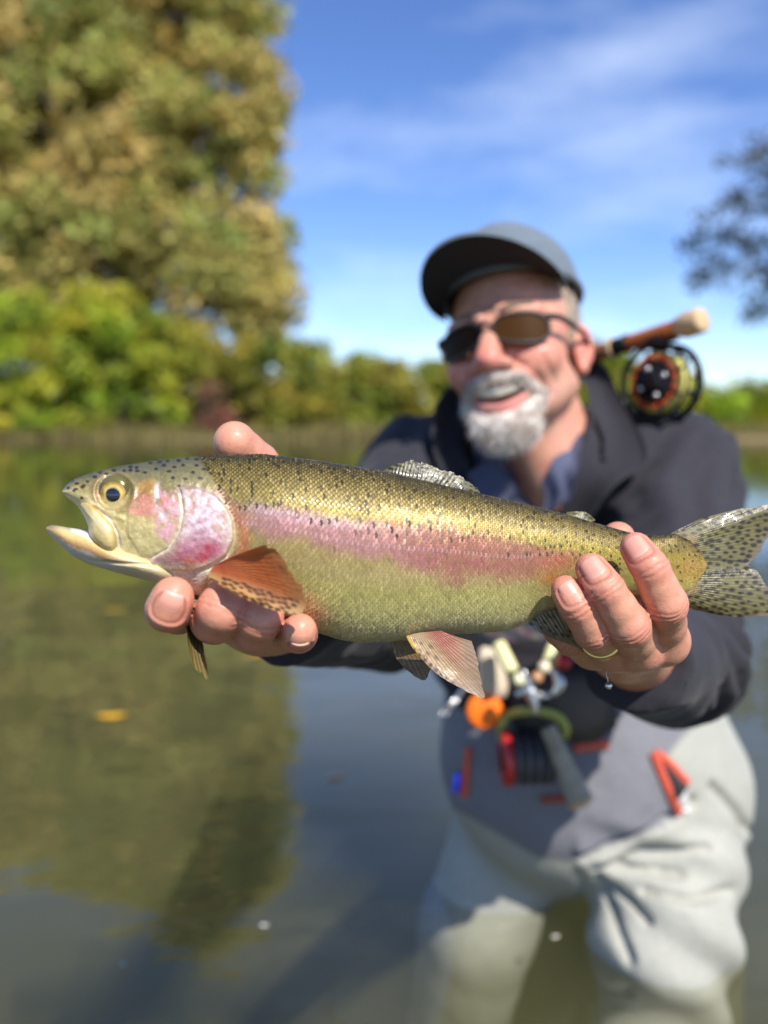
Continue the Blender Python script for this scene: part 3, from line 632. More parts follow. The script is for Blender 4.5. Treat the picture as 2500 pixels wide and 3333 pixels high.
# eye
M_eye = material('trout_eye', attr=True, rough=.18, metal=.35, coat=.5, coat_rough=.05); M_pupil = material('trout_pupil', base=(.004, .006, .012), rough=.08, coat=1., coat_rough=.02)
def dome(cu, cv, rpx, d0, h, n=26, m=48, colf=None, flat=1.):
    r = np.linspace(0, 1, n); th = np.arange(m) / m * 2 * np.pi; Rr, Th = np.meshgrid(r, th, indexing='ij')
    u = cu + rpx * Rr * np.cos(Th); v = cv + rpx * flat * Rr * np.sin(Th)
    return C(u, v, d0 - h * np.sqrt(np.clip(1 - Rr ** 2, 0, 1))), grid_faces(n, m, True), (colf(u, v, Rr, Th) if colf else None)
ed = float(fsurf(np.array([371.]), np.array([.33]))[0][0, 1])
def eyecol(u, v, r, th):
    q = np.stack([u, v, 0 * u], -1); n = fbm(q, .12, 2) - .5; rr = np.hypot(u - 368, v - 1609)
    c = np.broadcast_to(S(196, 158, 62), u.shape + (3,)) * (.85 + .9 * n)[..., None]
    c = mixc(c, S(236, 206, 120), .8 * np.exp(-((rr - 28) / 4) ** 2)); c = mixc(c, S(84, 76, 40), sst(38, 44, rr) * .95); c = mixc(c, S(60, 56, 34), .7 * sst(.9, 1., r))
    c = mixc(c, S(66, 56, 30), .6 * np.exp(-(((u - 333) / 8) ** 2 + ((v - 1606) / 9) ** 2))); return mixc(c, S(120, 112, 60), .7 * sst(-24, -42, v - 1609) * sst(30, 44, rr))
V, q, col = dome(371, 1600, 53, ed + .0010, .0034, colf=eyecol); eye = obj('eye', V, q, M_eye, trout, col.reshape(-1, 3))
V, q, _ = dome(368, 1609, 25, ed - .0016, .0012); obj('pupil', V, q, M_pupil, eye)
# maxilla: the paddle bone closing over the corner of the mouth
mxp = smooth_poly([(262, 1642), (278, 1672), (287, 1705), (290, 1736), (305, 1762), (330, 1785), (355, 1796), (373, 1785), (379, 1754), (369, 1716), (343, 1683), (308, 1650), (282, 1632)], 60, True)
cx = np.array((330, 1725.)); rr = np.linspace(0, 1, 12); U = cx[0] + (mxp[None, :, 0] - cx[0]) * rr[:, None]; Vv = cx[1] + (mxp[None, :, 1] - cx[1]) * rr[:, None]
base_d = FD(U) - np.interp(U, [262, 300, 340, 380], [.0125, .0158, .0180, .0192]); hgt = .0032 * np.sqrt(np.clip(1 - rr ** 2.4, 0, 1))[:, None] * np.ones_like(U) - .0024 * (rr ** 6)[:, None]
n_ = fbm(np.stack([U, Vv, 0 * U], -1), .05, 3) - .5
mc = mixc(np.broadcast_to(S(206, 188, 122), U.shape + (3,)), S(224, 208, 160), np.clip(.5 + 3 * n_, 0, 1)); mc = mixc(mc, S(150, 132, 74), .5 * sst(1680, 1640, Vv)); mc = mixc(mc, S(214, 178, 96), np.repeat(sst(.8, .95, rr)[:, None], 60, 1) * .7)
mc = mixc(mc, S(190, 160, 96), .5 * np.exp(-(linesd(U, Vv, [(318, 1722), (340, 1740), (348, 1762)]) / 5) ** 2))
obj('upper_jaw_bone', C(U, Vv, base_d - hgt), grid_faces(12, 60, True)[:, ::-1], M_fish, trout, .85 * mc.reshape(-1, 3))

# fins
M_fin = material('trout_fin', attr=True, rough=.36, spec=.5, coat=.45, coat_rough=.07, transl=.36, bump=((330, .5, .0010),))
def fin(name, base, tip, nr, colf, d_base, d_tip, gain=.64, nrow=34, seed=0, jag=.02, thick=.0011, ridge=.00012, curve=0., power=1.):
    g = np.random.default_rng(seed); ns = nr * 5 + 1; B = smooth_poly(base, ns); Tp = smooth_poly(tip, ns)
    s = np.linspace(0, 1, ns); r = np.linspace(0, 1, nrow); jg = 1 + jag * np.repeat(g.normal(size=nr + 1), 5)[:ns] - .5 * jag * np.abs(np.sin(np.pi * s * nr))
    Rr = r[None, :] * jg[:, None]; D = Tp - B; nrm = np.stack([-D[:, 1], D[:, 0]], -1)
    P_ = B[:, None] + D[:, None] * Rr[..., None] ** power + nrm[:, None] * (curve * np.sin(np.pi * np.clip(Rr, 0, 1)))[..., None]
    Sx = np.repeat(s[:, None], nrow, 1); d = (d_base(Sx) if callable(d_base) else d_base) * (1 - Rr) + (d_tip(Sx) if callable(d_tip) else d_tip) * Rr
    qn = np.stack([P_[..., 0], P_[..., 1], 0 * Sx], -1); wob = (fbm(qn, .03, 2, seed) - .5) * .5; d = d + .0022 * (fbm(qn, .012, 2, seed + 3) - .5) * sst(.1, .6, Rr)
    rayv = np.cos(2 * np.pi * (Sx * nr + wob)) * (.35 + 1.3 * fbm(qn, .02, 2, seed + 5)); rayv = rayv + .5 * np.cos(4 * np.pi * (Sx * nr + wob)) * sst(.45, .8, Rr)
    rid = ridge * np.cos(2 * np.pi * Sx * nr) * sst(0, .15, Rr) * (1.15 - Rr); th = thick * (1.15 - Rr) * .5
    u, v = P_[..., 0], P_[..., 1]; col = gain * colf(u, v, Sx, Rr, rayv, g); mb = MB(); q = grid_faces(ns, nrow)
    mb.add(C(u, v, d - rid - th), q, None, col.reshape(-1, 3)); mb.add(C(u, v, d - rid + th), q[:, ::-1], None, col.reshape(-1, 3))
    return mb.out(name, M_fin, trout, vcol=True)
def spotmask(u, v, pts, ru, rv, ang=0., g=None):
    m = np.zeros(u.shape); ca, sa = math.cos(ang), math.sin(ang)
    for k, (x, y) in enumerate(pts):
        f = .8 + .45 * ((k * 7919) % 13) / 13; a, b = (u - x) * ca + (v - y) * sa, -(u - x) * sa + (v - y) * ca
        m = np.maximum(m, sst(1.3, .7, np.hypot(a / (ru * f), b / (rv * f))))
    return m
def pick(B, Tp, n, g, smin=.03, smax=.97, rmin=.08, rmax=.92, md=15):   # spread spots over a fin
    out = []; B = smooth_poly(B, 60); Tp = smooth_poly(Tp, 60); tries = 0
    while len(out) < n and tries < 6000:
        tries += 1; i = int((smin + (smax - smin) * g.random()) * 59); r = rmin + (rmax - rmin) * g.random(); p = B[i] + (Tp[i] - B[i]) * r
        if all(math.hypot(p[0] - x, (p[1] - y) * 1.25) > md for x, y in out): out.append(tuple(p))
    return out
g1 = np.random.default_rng(2)
# near pectoral
pb = [(700, 1838), (688, 1852), (680, 1868), (678, 1884)]; pt = [(857, 1774), (905, 1795), (945, 1855), (978, 1915), (1000, 1972), (972, 2000), (905, 1990), (820, 1960), (735, 1917)]
psp = [(x, y) for x, y in pick(pb, pt, 46, g1, .5, .97, .12, .9, 17)]
def c_pec(u, v, s, r, ray, g):
    c = mixc(np.broadcast_to(S(208, 118, 62), u.shape + (3,)), S(206, 164, 108), np.clip(sst(.35, .75, s) * .9 + .5 * sst(.7, 1, r), 0, 1)); c = mixc(c, S(160, 70, 40), .42 * sst(-.2, .9, ray) * sst(.75, .2, s)); c = mixc(c, S(220, 186, 90), .7 * sst(.90, .99, s))
    c = mixc(c, S(176, 60, 50), .5 * sst(.35, .0, r) * sst(.6, .2, s)); c = c * (1 + .16 * ray * sst(.1, .4, r))[..., None]
    c = mixc(c, S(74, 44, 34), .82 * spotmask(u, v, psp, 10, 5.5, .35)); ed = spotmask(u, v, [(690 + 27 * k, 1896 + 13.6 * k - .10 * k * k * 3) for k in range(11)], 9, 6, .5); return mixc(c, S(52, 44, 40), .85 * ed)
fin('pectoral_fin', pb, pt, 26, c_pec, lambda s: FD(690) - .0310 - 0 * s, lambda s: FD(900) - .056 + .004 * s, .92, seed=3, jag=.012, curve=-.02)
# far pectoral, hanging below the hand
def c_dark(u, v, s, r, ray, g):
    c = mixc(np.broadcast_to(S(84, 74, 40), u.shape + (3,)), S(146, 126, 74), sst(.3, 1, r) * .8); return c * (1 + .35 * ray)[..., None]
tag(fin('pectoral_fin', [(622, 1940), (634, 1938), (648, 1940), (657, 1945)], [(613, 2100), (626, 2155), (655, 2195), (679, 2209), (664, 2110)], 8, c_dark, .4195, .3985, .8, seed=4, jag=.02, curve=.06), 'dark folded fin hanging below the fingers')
# pelvic pair
vb = [(1322, 2070), (1360, 2060), (1400, 2056), (1436, 2052)]; vt = [(1362, 2135), (1410, 2180), (1480, 2230), (1574, 2269), (1564, 2214), (1553, 2132), (1533, 2085), (1470, 2068)]
vt = [(1345, 2112), (1405, 2178), (1480, 2230), (1574, 2270), (1566, 2220), (1556, 2150), (1536, 2087)]
def c_pel(u, v, s, r, ray, g):
    c = mixc(np.broadcast_to(S(206, 178, 134), u.shape + (3,)), S(202, 122, 106), .9 * sst(.35, .75, s) * sst(.95, .2, r)); c = mixc(c, S(166, 138, 126), .6 * sst(.4, 1, r)); c = mixc(c, S(214, 178, 70), .75 * sst(.16, .04, s)); c = c * (1 + .16 * ray)[..., None]
    e = spotmask(u, v, [(1330 + 18 * k, 2096 + 18.5 * k - .35 * k * k) for k in range(9)], 7, 6, .6); c = mixc(c, S(62, 52, 42), .85 * e)
    return mixc(c, S(120, 84, 66), .7 * spotmask(u, v, [(1350, 2085), (1372, 2095), (1366, 2118), (1392, 2126), (1402, 2104), (1420, 2140), (1384, 2140)], 9, 5, .8))
fin('pelvic_fin', vb, vt, 20, c_pel, lambda s: FD(1380) - .0135 - .003 * s, lambda s: FD(1500) - .024 + .004 * s, .8, seed=5, jag=.010, curve=.02)
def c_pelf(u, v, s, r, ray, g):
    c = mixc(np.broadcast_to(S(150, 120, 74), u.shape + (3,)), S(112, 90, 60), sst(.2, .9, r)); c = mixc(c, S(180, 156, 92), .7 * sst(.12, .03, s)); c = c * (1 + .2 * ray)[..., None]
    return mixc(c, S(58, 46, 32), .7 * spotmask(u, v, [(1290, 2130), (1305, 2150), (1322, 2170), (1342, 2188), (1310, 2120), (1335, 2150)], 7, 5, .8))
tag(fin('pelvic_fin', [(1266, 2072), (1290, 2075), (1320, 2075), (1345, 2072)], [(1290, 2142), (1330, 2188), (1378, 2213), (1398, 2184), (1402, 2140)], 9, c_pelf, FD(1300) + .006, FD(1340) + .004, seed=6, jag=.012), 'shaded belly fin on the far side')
# dorsal, adipose, anal, tail
db = [(1244, 1545), (1330, 1565), (1440, 1592), (1566, 1622)]; dt_ = [(1252, 1530), (1290, 1509), (1334, 1500), (1377, 1507), (1442, 1529), (1500, 1547), (1550, 1582), (1563, 1606)]
dsp = pick(db, dt_, 75, g1, .05, .97, .12, .95, 13)
def c_dor(u, v, s, r, ray, g):
    c = mixc(np.broadcast_to(S(150, 142, 92), u.shape + (3,)), S(178, 172, 120), sst(.2, .9, r)); c = c * (1 + .08 * ray)[..., None]; return mixc(c, S(40, 40, 34), .86 * spotmask(u, v, dsp, 9, 4, .25))
fin('dorsal_fin', db, dt_, 24, c_dor, FD(1400), FD(1400) + .004, .42, seed=7, jag=.05)
asp = [(1870, 1672), (1890, 1676), (1908, 1676), (1922, 1686), (1900, 1688)]
fin('adipose_fin', [(1838, 1682), (1860, 1688), (1890, 1698), (1915, 1706)], [(1846, 1666), (1880, 1664), (1912, 1669), (1939, 1693)], 6, lambda u, v, s, r, ray, g: mixc(np.broadcast_to(S(128, 120, 52), u.shape + (3,)), S(36, 34, 28), .8 * spotmask(u, v, asp, 8, 5, .3)), FD(1890), FD(1890) + .001, seed=8, jag=.01, thick=.004, ridge=.0)
nb = [(1706, 2018), (1770, 1990), (1860, 1960), (1960, 1940)]; nt_ = [(1740, 2050), (1790, 2075), (1860, 2100), (1905, 2120), (1960, 2080), (1975, 2000)]
nsp = pick(nb, nt_, 34, g1, .05, .9, .1, .9, 15)
def c_ana(u, v, s, r, ray, g):
    c = mixc(np.broadcast_to(S(168, 150, 104), u.shape + (3,)), S(226, 222, 206), sst(.16, .04, s) * .95); c = c * (1 + .12 * ray)[..., None]; return mixc(c, S(56, 46, 34), .8 * spotmask(u, v, nsp, 8, 5, .5))
fin('anal_fin', nb, nt_, 20, c_ana, lambda s: FD(1830) - .004 + 0 * s, lambda s: FD(1830) - .007 + 0 * s, seed=9, jag=.012)
cb = [(2150, 1752), (2215, 1780), (2235, 1840), (2220, 1905), (2165, 1936)]
ct = [(2205, 1709), (2316, 1678), (2418, 1655), (2510, 1642), (2575, 1640), (2540, 1690), (2490, 1740), (2462, 1792), (2432, 1826), (2422, 1838), (2450, 1856), (2475, 1892), (2515, 1925), (2550, 1985), (2500, 2003), (2408, 2008), (2316, 1995), (2225, 1978)]
ct = [(2285, 1686), (2418, 1655), (2575, 1640), (2536, 1700), (2500, 1750), (2474, 1798), (2442, 1832), (2438, 1842), (2462, 1858), (2488, 1895), (2525, 1935), (2555, 1990), (2408, 2009), (2260, 1986)]
csp = pick(cb, ct, 190, g1, .02, .98, .16, .94, 20)
def c_tail(u, v, s, r, ray, g):
    q = np.stack([u, v, 0 * u], -1); n = fbm(q, .02, 3) - .5
    c = np.broadcast_to(S(166, 158, 104), u.shape + (3,)) * (1 + .5 * n)[..., None]; c = mixc(c, S(190, 150, 72), .8 * sst(.28, .08, r)); c = mixc(c, S(176, 158, 150), .6 * sst(.8, 1, r)); c = c * (1 + .13 * ray)[..., None]
    c = mixc(c, S(58, 50, 30), .75 * np.exp(-(linesd(u, v, [(2290, 1818), (2360, 1822), (2425, 1830)]) / 4) ** 2)); c = mixc(c, S(52, 42, 22), .8 * np.exp(-(linesd(u, v, [(2280, 1868), (2360, 1866), (2440, 1852)]) / 5) ** 2))
    c = mixc(c, S(60, 56, 44), .5 * sst(.025, 0., s)); return mixc(c, S(42, 36, 28), .86 * spotmask(u, v, csp, 9.5, 6, 0.))
fin('tail_fin', cb, ct, 44, c_tail, lambda s: FD(2200) + 0 * s, lambda s: FD(2450) + .004 * np.sin(6 * s), .54, seed=10, jag=.010, ridge=.00013, nrow=44)

# ------------------------------------------------------------------ the man: one body mesh (head, arms, hands), clothes as parts
pelvis = W(C(1955, 2480, 1.18))
person = thing('person', (pelvis[0], pelvis[1], -.74), 'man in grey cap, sunglasses and dark jacket holding up the trout', 'person')
M_skin = material('skin', attr=True, rough=.46, spec=.4, sss=.05, coat=.08, coat_rough=.22, bump=((300, .25, .0010), (1100, .30, .0006)))
M_nail = material('fingernail', attr=True, rough=.38, spec=.35, coat=.12, coat_rough=.2)
SK = S(198, 148, 120); SKR = S(200, 126, 108); SKD = S(158, 110, 84)
body = MB(); nails = []
def Rx(a): c, s = math.cos(a), math.sin(a); return np.array([[1, 0, 0], [0, c, -s], [0, s, c]])
def Ry(a): c, s = math.cos(a), math.sin(a); return np.array([[c, 0, s], [0, 1, 0], [-s, 0, c]])
def Rz(a): c, s = math.cos(a), math.sin(a); return np.array([[c, -s, 0], [s, c, 0], [0, 0, 1]])
def J(u, v, d, r): return (*C(u, v, d), r)
def make_hand(fingers, palm, box, nail_list, redness=1., crs=1.):
    """fingers: joint chains (x,y,z,r) root..tip; palm: list of (a,b,ra,rb)"""
    fl = Field(box[0], box[1], .00085); ff = None
    for a, b, ra, rb in palm: fl.cone(a, b, ra, rb, .008)
    for ch in fingers:                       # fingers stay apart from each other and grow out of the palm
        f2 = Field(box[0], box[1], .00085); c2 = [ch[0]]
        for p0, p1 in zip(ch[:-1], ch[1:]): c2 += [tuple(np.array(p0) * .5 + np.array(p1) * .5)[:3] + ((p0[3] + p1[3]) * .5 * .935,), p1]
        f2.chain(c2, .003)
        ff = f2.v if ff is None else np.minimum(ff, f2.v)
    t = np.clip(.5 + .5 * (fl.v - ff) / .006, 0, 1); fl.v = fl.v + (ff - fl.v) * t - .006 * t * (1 - t)
    V, Q = fl.nets(); V = relax(V, Q, 2, .45); n = normals(V, Q); col = np.broadcast_to(SK, V.shape).copy()
    q = V * 1000; b1 = fbm(q, .09, 3, 2) - .5; b2 = fbm(q, .35, 3, 5) - .5
    col = mixc(col, SKR, np.clip(.25 + 1.3 * b1, 0, .7)); col = mixc(col, SKD, np.clip(1.3 * b2, 0, .4))
    disp = np.zeros(len(V))
    for ch in fingers:
        ch = np.array(ch); tip = ch[-1, :3]; rt = ch[-1, 3]
        d = np.linalg.norm(V - tip, axis=1); col = mixc(col, S(212, 112, 96), .5 * redness * np.exp(-(d / (rt * 1.7)) ** 2))
        for j in range(1, len(ch) - 1):       # knuckle creases across the back of each joint
            p = ch[j, :3]; ax = ch[j + 1, :3] - ch[j - 1, :3]; ax /= np.linalg.norm(ax); rj = ch[j, 3]
            rel = V - p; s = rel @ ax; rad = np.linalg.norm(rel - s[:, None] * ax, axis=1)
            bend = (ch[j, :3] - (ch[j - 1, :3] + ch[j + 1, :3]) / 2); bl = np.linalg.norm(bend) + 1e-9; dorsal = n @ (bend / bl)
            near = (rad < rj * 1.5) & (np.abs(s) < rj * 1.6); wgt = np.where(near, sst(-.2, .5, dorsal), 0)
            wob = (fbm(q, .25, 2, j) - .5) * .003
            amp = (.00055 if bl > .004 else .0003) * crs
            lines = ((-.0042, .8), (-.0012, 1.), (.0016, .9), (.0045, .6)) if j < len(ch) - 2 else ((-.0016, .8), (.0012, .9))
            for s0, aa in lines:
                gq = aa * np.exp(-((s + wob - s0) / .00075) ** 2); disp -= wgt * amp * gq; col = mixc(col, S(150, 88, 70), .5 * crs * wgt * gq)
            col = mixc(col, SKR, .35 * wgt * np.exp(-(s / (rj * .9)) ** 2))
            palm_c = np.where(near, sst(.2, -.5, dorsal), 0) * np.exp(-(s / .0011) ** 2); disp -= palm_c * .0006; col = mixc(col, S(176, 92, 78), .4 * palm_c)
    for ch, facing, wd, ln, pos in nail_list:  # the skin fold framing each nail
        ch = np.array(ch); tip, dip = ch[-1, :3], ch[-2, :3]; ax = (tip - dip) / np.linalg.norm(tip - dip); fc = np.array(facing, float); fc -= ax * (fc @ ax); fc /= np.linalg.norm(fc); sd = np.cross(ax, fc)
        rel = V - tip - ax * pos; l = (rel @ ax) / (ln / 2); a = np.arctan2(rel @ sd, rel @ fc) / (wd / 2 / ch[-1, 3]); ok = (np.linalg.norm(rel, axis=1) < .016) & (rel @ fc > 0)
        m = (np.abs(a) ** 3 + np.abs(l) ** 3) ** (1 / 3); gr = np.where(ok & (l < .75), np.exp(-((m - 1.08) / .10) ** 2), 0); fd = np.where(ok & (l < .75), np.exp(-((m - 1.38) / .18) ** 2), 0)
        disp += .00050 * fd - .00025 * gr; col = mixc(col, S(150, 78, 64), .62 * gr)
    V = V + n * disp[:, None]
    body.add(V, Q, None, col)
    for ch, facing, wd, ln, pos in nail_list:
        ch = np.array(ch); tip, dip = ch[-1, :3], ch[-2, :3]; ax = (tip - dip) / np.linalg.norm(tip - dip); fc = np.array(facing, float); fc -= ax * (fc @ ax); fc /= np.linalg.norm(fc); sd = np.cross(ax, fc)
        cen = tip + ax * pos; r0 = ch[-1, 3] + .0001
        n1, n2 = 17, 15; a = np.linspace(-1, 1, n1); l = np.linspace(-1, 1, n2); A, Lg = np.meshgrid(a, l, indexing='ij')
        wl = np.clip(1 - np.maximum(-Lg - .35, 0) ** 2 * 1.9, .05, 1) * np.clip(1 - .18 * np.maximum(Lg - .5, 0) ** 2, 0, 1)   # rounded at the cuticle, near straight at the free edge
        Lb = Lg * ln / 2 * (1 - .10 * A ** 2); xp = Lb + pos; LD = np.linalg.norm(tip - dip)
        rs = np.where(xp > 0, np.sqrt(np.clip(ch[-1, 3] ** 2 - xp ** 2, 1e-8, None)), ch[-1, 3] + (ch[-2, 3] - ch[-1, 3]) * np.clip(-xp / LD, 0, 1))
        th = A * wl * (wd / 2 / r0); rr = rs + .00034 + .00015 * (1 - A ** 2) - .0005 * (np.maximum(np.abs(A), np.maximum(-Lg, 0)) ** 6)
        P_ = cen + ax * Lb[..., None] + rr[..., None] * (np.cos(th)[..., None] * fc + np.sin(th)[..., None] * sd)
        cl = mixc(np.broadcast_to(S(212, 148, 130), A.shape + (3,)), S(222, 172, 154), sst(-.2, -.9, Lg) * .7); cl = mixc(cl, S(232, 196, 178), sst(.84, .93, Lg) * .5); cl = mixc(cl, S(150, 84, 70), .55 * sst(.80, 1., np.maximum(np.abs(A), -Lg)))
        In = cen + ax * Lb[..., None] + (rr - .0009)[..., None] * (np.cos(th)[..., None] * fc + np.sin(th)[..., None] * sd)
        mb = MB(); qf = grid_faces(n1, n2); mb.add(P_, qf, None, cl.reshape(-1, 3)); mb.add(In, qf[:, ::-1], None, cl.reshape(-1, 3)); 
        ring = np.concatenate([np.arange(n2), n2 - 1 + n2 * np.arange(1, n1), n2 * (n1 - 1) + np.arange(n2 - 2, -1, -1), n2 * np.arange(n1 - 2, 0, -1)]); k2 = np.roll(ring, -1)
        mb.Q.append(np.stack([ring, ring + n1 * n2, k2 + n1 * n2, k2], -1)); nails.append(mb)
# his left hand: fingers up the near side of the tail wrist, thumb behind
idx = [J(2160, 2085, .462, .0125), J(2166, 1965, .426, .0108), J(2117, 1850, .420, .0092), J(2070, 1784, .4265, .0082)]
mid = [J(2078, 2108, .456, .0125), J(2046, 2035, .424, .0108), J(1972, 1918, .417, .0092), J(1925, 1852, .4225, .0082)]
rin = [J(1995, 2112, .462, .0115), J(1930, 2052, .432, .0100), J(1878, 1975, .423, .0086), J(1842, 1921, .4255, .0077)]
pin = [J(1925, 2108, .486, .0100), J(1858, 2085, .474, .0086), J(1818, 2055, .482, .0080), J(1800, 2030, .492, .0074)]
thu = [J(2090, 2090, .520, .0165), J(2098, 1960, .522, .0125), J(2050, 1830, .512, .0115), J(2012, 1752, .499, .0100)]
wr_l = C(2035, 2085, .555)
palm = [(idx[0][:3], C(2085, 2070, .535), .0125, .019), (mid[0][:3], C(2045, 2075, .54), .0125, .019), (rin[0][:3], C(2005, 2075, .54), .0118, .018), (pin[0][:3], C(1970, 2070, .535), .0108, .016),
        (C(2080, 2065, .52), C(2050, 2075, .56), .019, .024), (idx[0][:3], pin[0][:3], .0105, .0098), (C(2030, 2075, .54), wr_l, .024, .0255), (wr_l, C(2080, 2135, .62), .0265, .029), (C(2085, 2085, .49), thu[0][:3], .013, .016)]
al = np.array([p[:3] for ch in (idx, mid, rin, pin, thu) for p in ch] + [wr_l, C(2080, 2135, .62)])
make_hand([idx, mid, rin, pin, thu], palm, (al.min(0) - .035, al.max(0) + .035), [(idx, (-.30, -.95, .15), .0130, .0135, -.0030), (mid, (-.12, -1, .12), .0130, .0132, -.0030), (rin, (.05, -1, .12), .0116, .0116, -.0028)])
# his right hand: fingers under the throat and up in front, thumb behind the back
ridx = [J(655, 1975, .458, .0112), J(580, 1995, .424, .0104), J(548, 1984, .3955, .0103), J(564, 1944, .3925, .0098)]
rmid = [J(745, 1995, .458, .0115), J(700, 2016, .407, .0117), J(720, 1984, .3985, .0114), J(742, 1926, .4115, .0098)]
rrin = [J(838, 2020, .462, .0112), J(828, 2046, .414, .0113), J(846, 2010, .4025, .0111), J(860, 1950, .4070, .0098)]
rpin = [J(930, 2035, .468, .0102), J(955, 2062, .436, .0094), J(972, 2064, .412, .0090), J(976, 2052, .4000, .0083)]
rthu = [J(930, 1880, .505, .0165), J(915, 1700, .502, .0135), J(838, 1512, .484, .0126), J(764, 1440, .4680, .0120)]
wr_r = C(905, 1975, .520)
rpalm = [(ridx[0][:3], C(800, 1990, .505), .0125, .021), (rmid[0][:3], C(840, 2000, .51), .0128, .021), (rrin[0][:3], C(880, 2005, .51), .012, .020), (rpin[0][:3], C(920, 2005, .51), .0110, .018), (ridx[0][:3], rpin[0][:3], .0115, .0105),
         (C(860, 1990, .505), wr_r, .026, .0265), (wr_r, C(965, 1965, .60), .0265, .029), (C(880, 1960, .50), rthu[0][:3], .02, .017)]
al = np.array([p[:3] for ch in (ridx, rmid, rrin, rpin, rthu) for p in ch] + [wr_r, C(965, 1965, .60)])
make_hand([ridx, rmid, rrin, rpin, rthu], rpalm, (al.min(0) - .035, al.max(0) + .035), [(ridx, (.25, -1, .10), .0142, .0135, .0004), (rpin, (.05, -.35, -1), .0110, .0100, -.001)], .5, .6)

# head and neck
HM = Ry(R(-9)) @ Rz(R(-25)) @ Rx(R(-7)); HC = C(1678, 1142, .955)
def hw(p):
    p = np.array(p, float); z = p[..., 2]; p[..., 2] = np.where(z > -.02, z, -.02 + (z + .02) * np.interp(z, [-.14, -.06], [.82, .90])); return HC + (p * .945) @ HM.T
hf = Field((-.105, -.15, -.24), (.105, .14, .145), .0021)
hf.ell((0, .015, .038), (.0725, .098, .086), .02); hf.ell((0, -.028, -.036), (.0645, .066, .088), .02)
for s in (-1, 1):
    hf.cone((s * .050, .0, -.060), (s * .012, -.070, -.103), .019, .021, .025); hf.ell((s * .040, -.068, -.034), (.025, .022, .024), .020); hf.cone((s * .014, -.088, .020), (s * .048, -.074, .018), .011, .010, .012)
    hf.ell((s * .034, -.096, .0), (.019, .014, .014), .008, op='s'); hf.ell((s * .031, -.078, -.002), (.016, .016, .015), .004)
    hf.ell((s * .0755, .026, -.006), (.009, .018, .030), .004, Rz(s * R(-24)) @ Rx(R(-8))); hf.ell((s * .0835, .020, -.004), (.005, .011, .020), .004, Rz(s * R(-24)), op='s'); hf.ell((s * .0745, .016, -.036), (.007, .009, .010), .004)
    hf.ell((s * .0155, -.108, -.045), (.0115, .012, .0100), .006); hf.ell((s * .009, -.113, -.0545), (.0045, .006, .0035), .003, op='s')
hf.cone((0, -.090, .010), (0, -.119, -.040), .0090, .0150, .008); hf.ell((0, -.073, -.108), (.027, .024, .021), .012)
hf.cone((-.026, -.086, -.062), (.026, -.086, -.062), .012, .012, .010)
for k in range(8):                          # smile: mouth opening, then the lower lip
    x0, x1 = -.034 + .0085 * k, -.0255 + .0085 * k; z = lambda x: -.0805 + 14 * x * x; y = lambda x: -.1005 + 14 * x * x; rr_ = lambda x: .0125 - 7 * x * x
    hf.cone((x0, y(x0), z(x0)), (x1, y(x1), z(x1)), rr_(x0), rr_(x1), .002, op='s')
for k in range(8):
    x0, x1 = -.030 + .0075 * k, -.0225 + .0075 * k; z = lambda x: -.0985 + 18 * x * x; y = lambda x: -.0975 + 14 * x * x
    hf.cone((x0, y(x0), z(x0)), (x1, y(x1), z(x1)), .0046, .0046, .003)
hf.cone((0, .045, -.06), (.012, .105, -.20), .056, .062, .02); hf.cone((0, -.005, -.10), (.010, .06, -.21), .034, .04, .02)
V, Q = hf.nets(); V = relax(V, Q, 2, .4); nh = normals(V, Q); fold = np.zeros(len(V))
for s in (-1, 1):                            # smile folds, crow's feet, brow furrows
    fr_ = np.where(V[:, 1] < -.02, 1., 0.); X, Z = V[:, 0], V[:, 2]
    for p_, w_, a_ in (([(s * .019, -.036), (s * .030, -.046), (s * .043, -.062), (s * .048, -.082)], .0035, .0030), ([(s * .052, -.004), (s * .064, .004)], .0016, .0010), ([(s * .053, -.010), (s * .066, -.012)], .0016, .0010), ([(s * .050, -.018), (s * .060, -.026)], .0018, .0010), ([(s * .054, -.040), (s * .056, -.070)], .0030, .0014), ([(s * .003, .012), (s * .004, .030)], .0018, .0014), ([(s * .012, -.018), (s * .030, -.026), (s * .044, -.020)], .0025, .0012)):
        fold += fr_ * a_ * np.exp(-(linesd(X, Z, p_) / w_) ** 2)
for z0 in (.036, .046, .055): fold += np.where(V[:, 1] < -.03, .0009 * np.exp(-((V[:, 2] - z0 - 2 * V[:, 0] ** 2) / .0016) ** 2), 0)
V = V - nh * fold[:, None]; q = V * 1000
col = np.broadcast_to(S(204, 154, 128), V.shape).copy(); n1 = fbm(q, .05, 3) - .5; n2 = fbm(q, .2, 3, 4) - .5
col = mixc(col, S(198, 126, 110), np.clip(.3 + 1.4 * n1, 0, .7)); X, Y, Z = V.T
for c0, r0, a, cc in (((0, -.12, -.042), .020, .75, S(222, 112, 104)), ((.045, -.08, -.03), .026, .55, S(222, 120, 108)), ((-.045, -.08, -.03), .026, .55, S(222, 120, 108)), ((.082, .02, -.006), .035, .55, S(216, 112, 98)), ((-.082, .02, -.006), .035, .55, S(216, 112, 98))):
    col = mixc(col, cc, a * np.exp(-(np.linalg.norm(V - np.array(c0), axis=1) / r0) ** 2))
col = mixc(col, S(150, 84, 72), np.clip(fold / .003, 0, 1) * .5); col = mixc(col, S(178, 104, 90), np.clip(1.6 * n2, 0, .45)); lip = np.exp(-((Z + .0985 - 18 * X ** 2) / .0062) ** 2) * (np.abs(X) < .031) * (Y < -.075); col = mixc(col, S(222, 118, 122), .9 * lip)
inside = (np.abs(Z + .0805 - 14 * X ** 2) < .0105) * (Y > -.099 + 14 * X ** 2) * (Y < -.06) * (np.abs(X) < .034); col = mixc(col, S(90, 34, 32), .9 * inside)
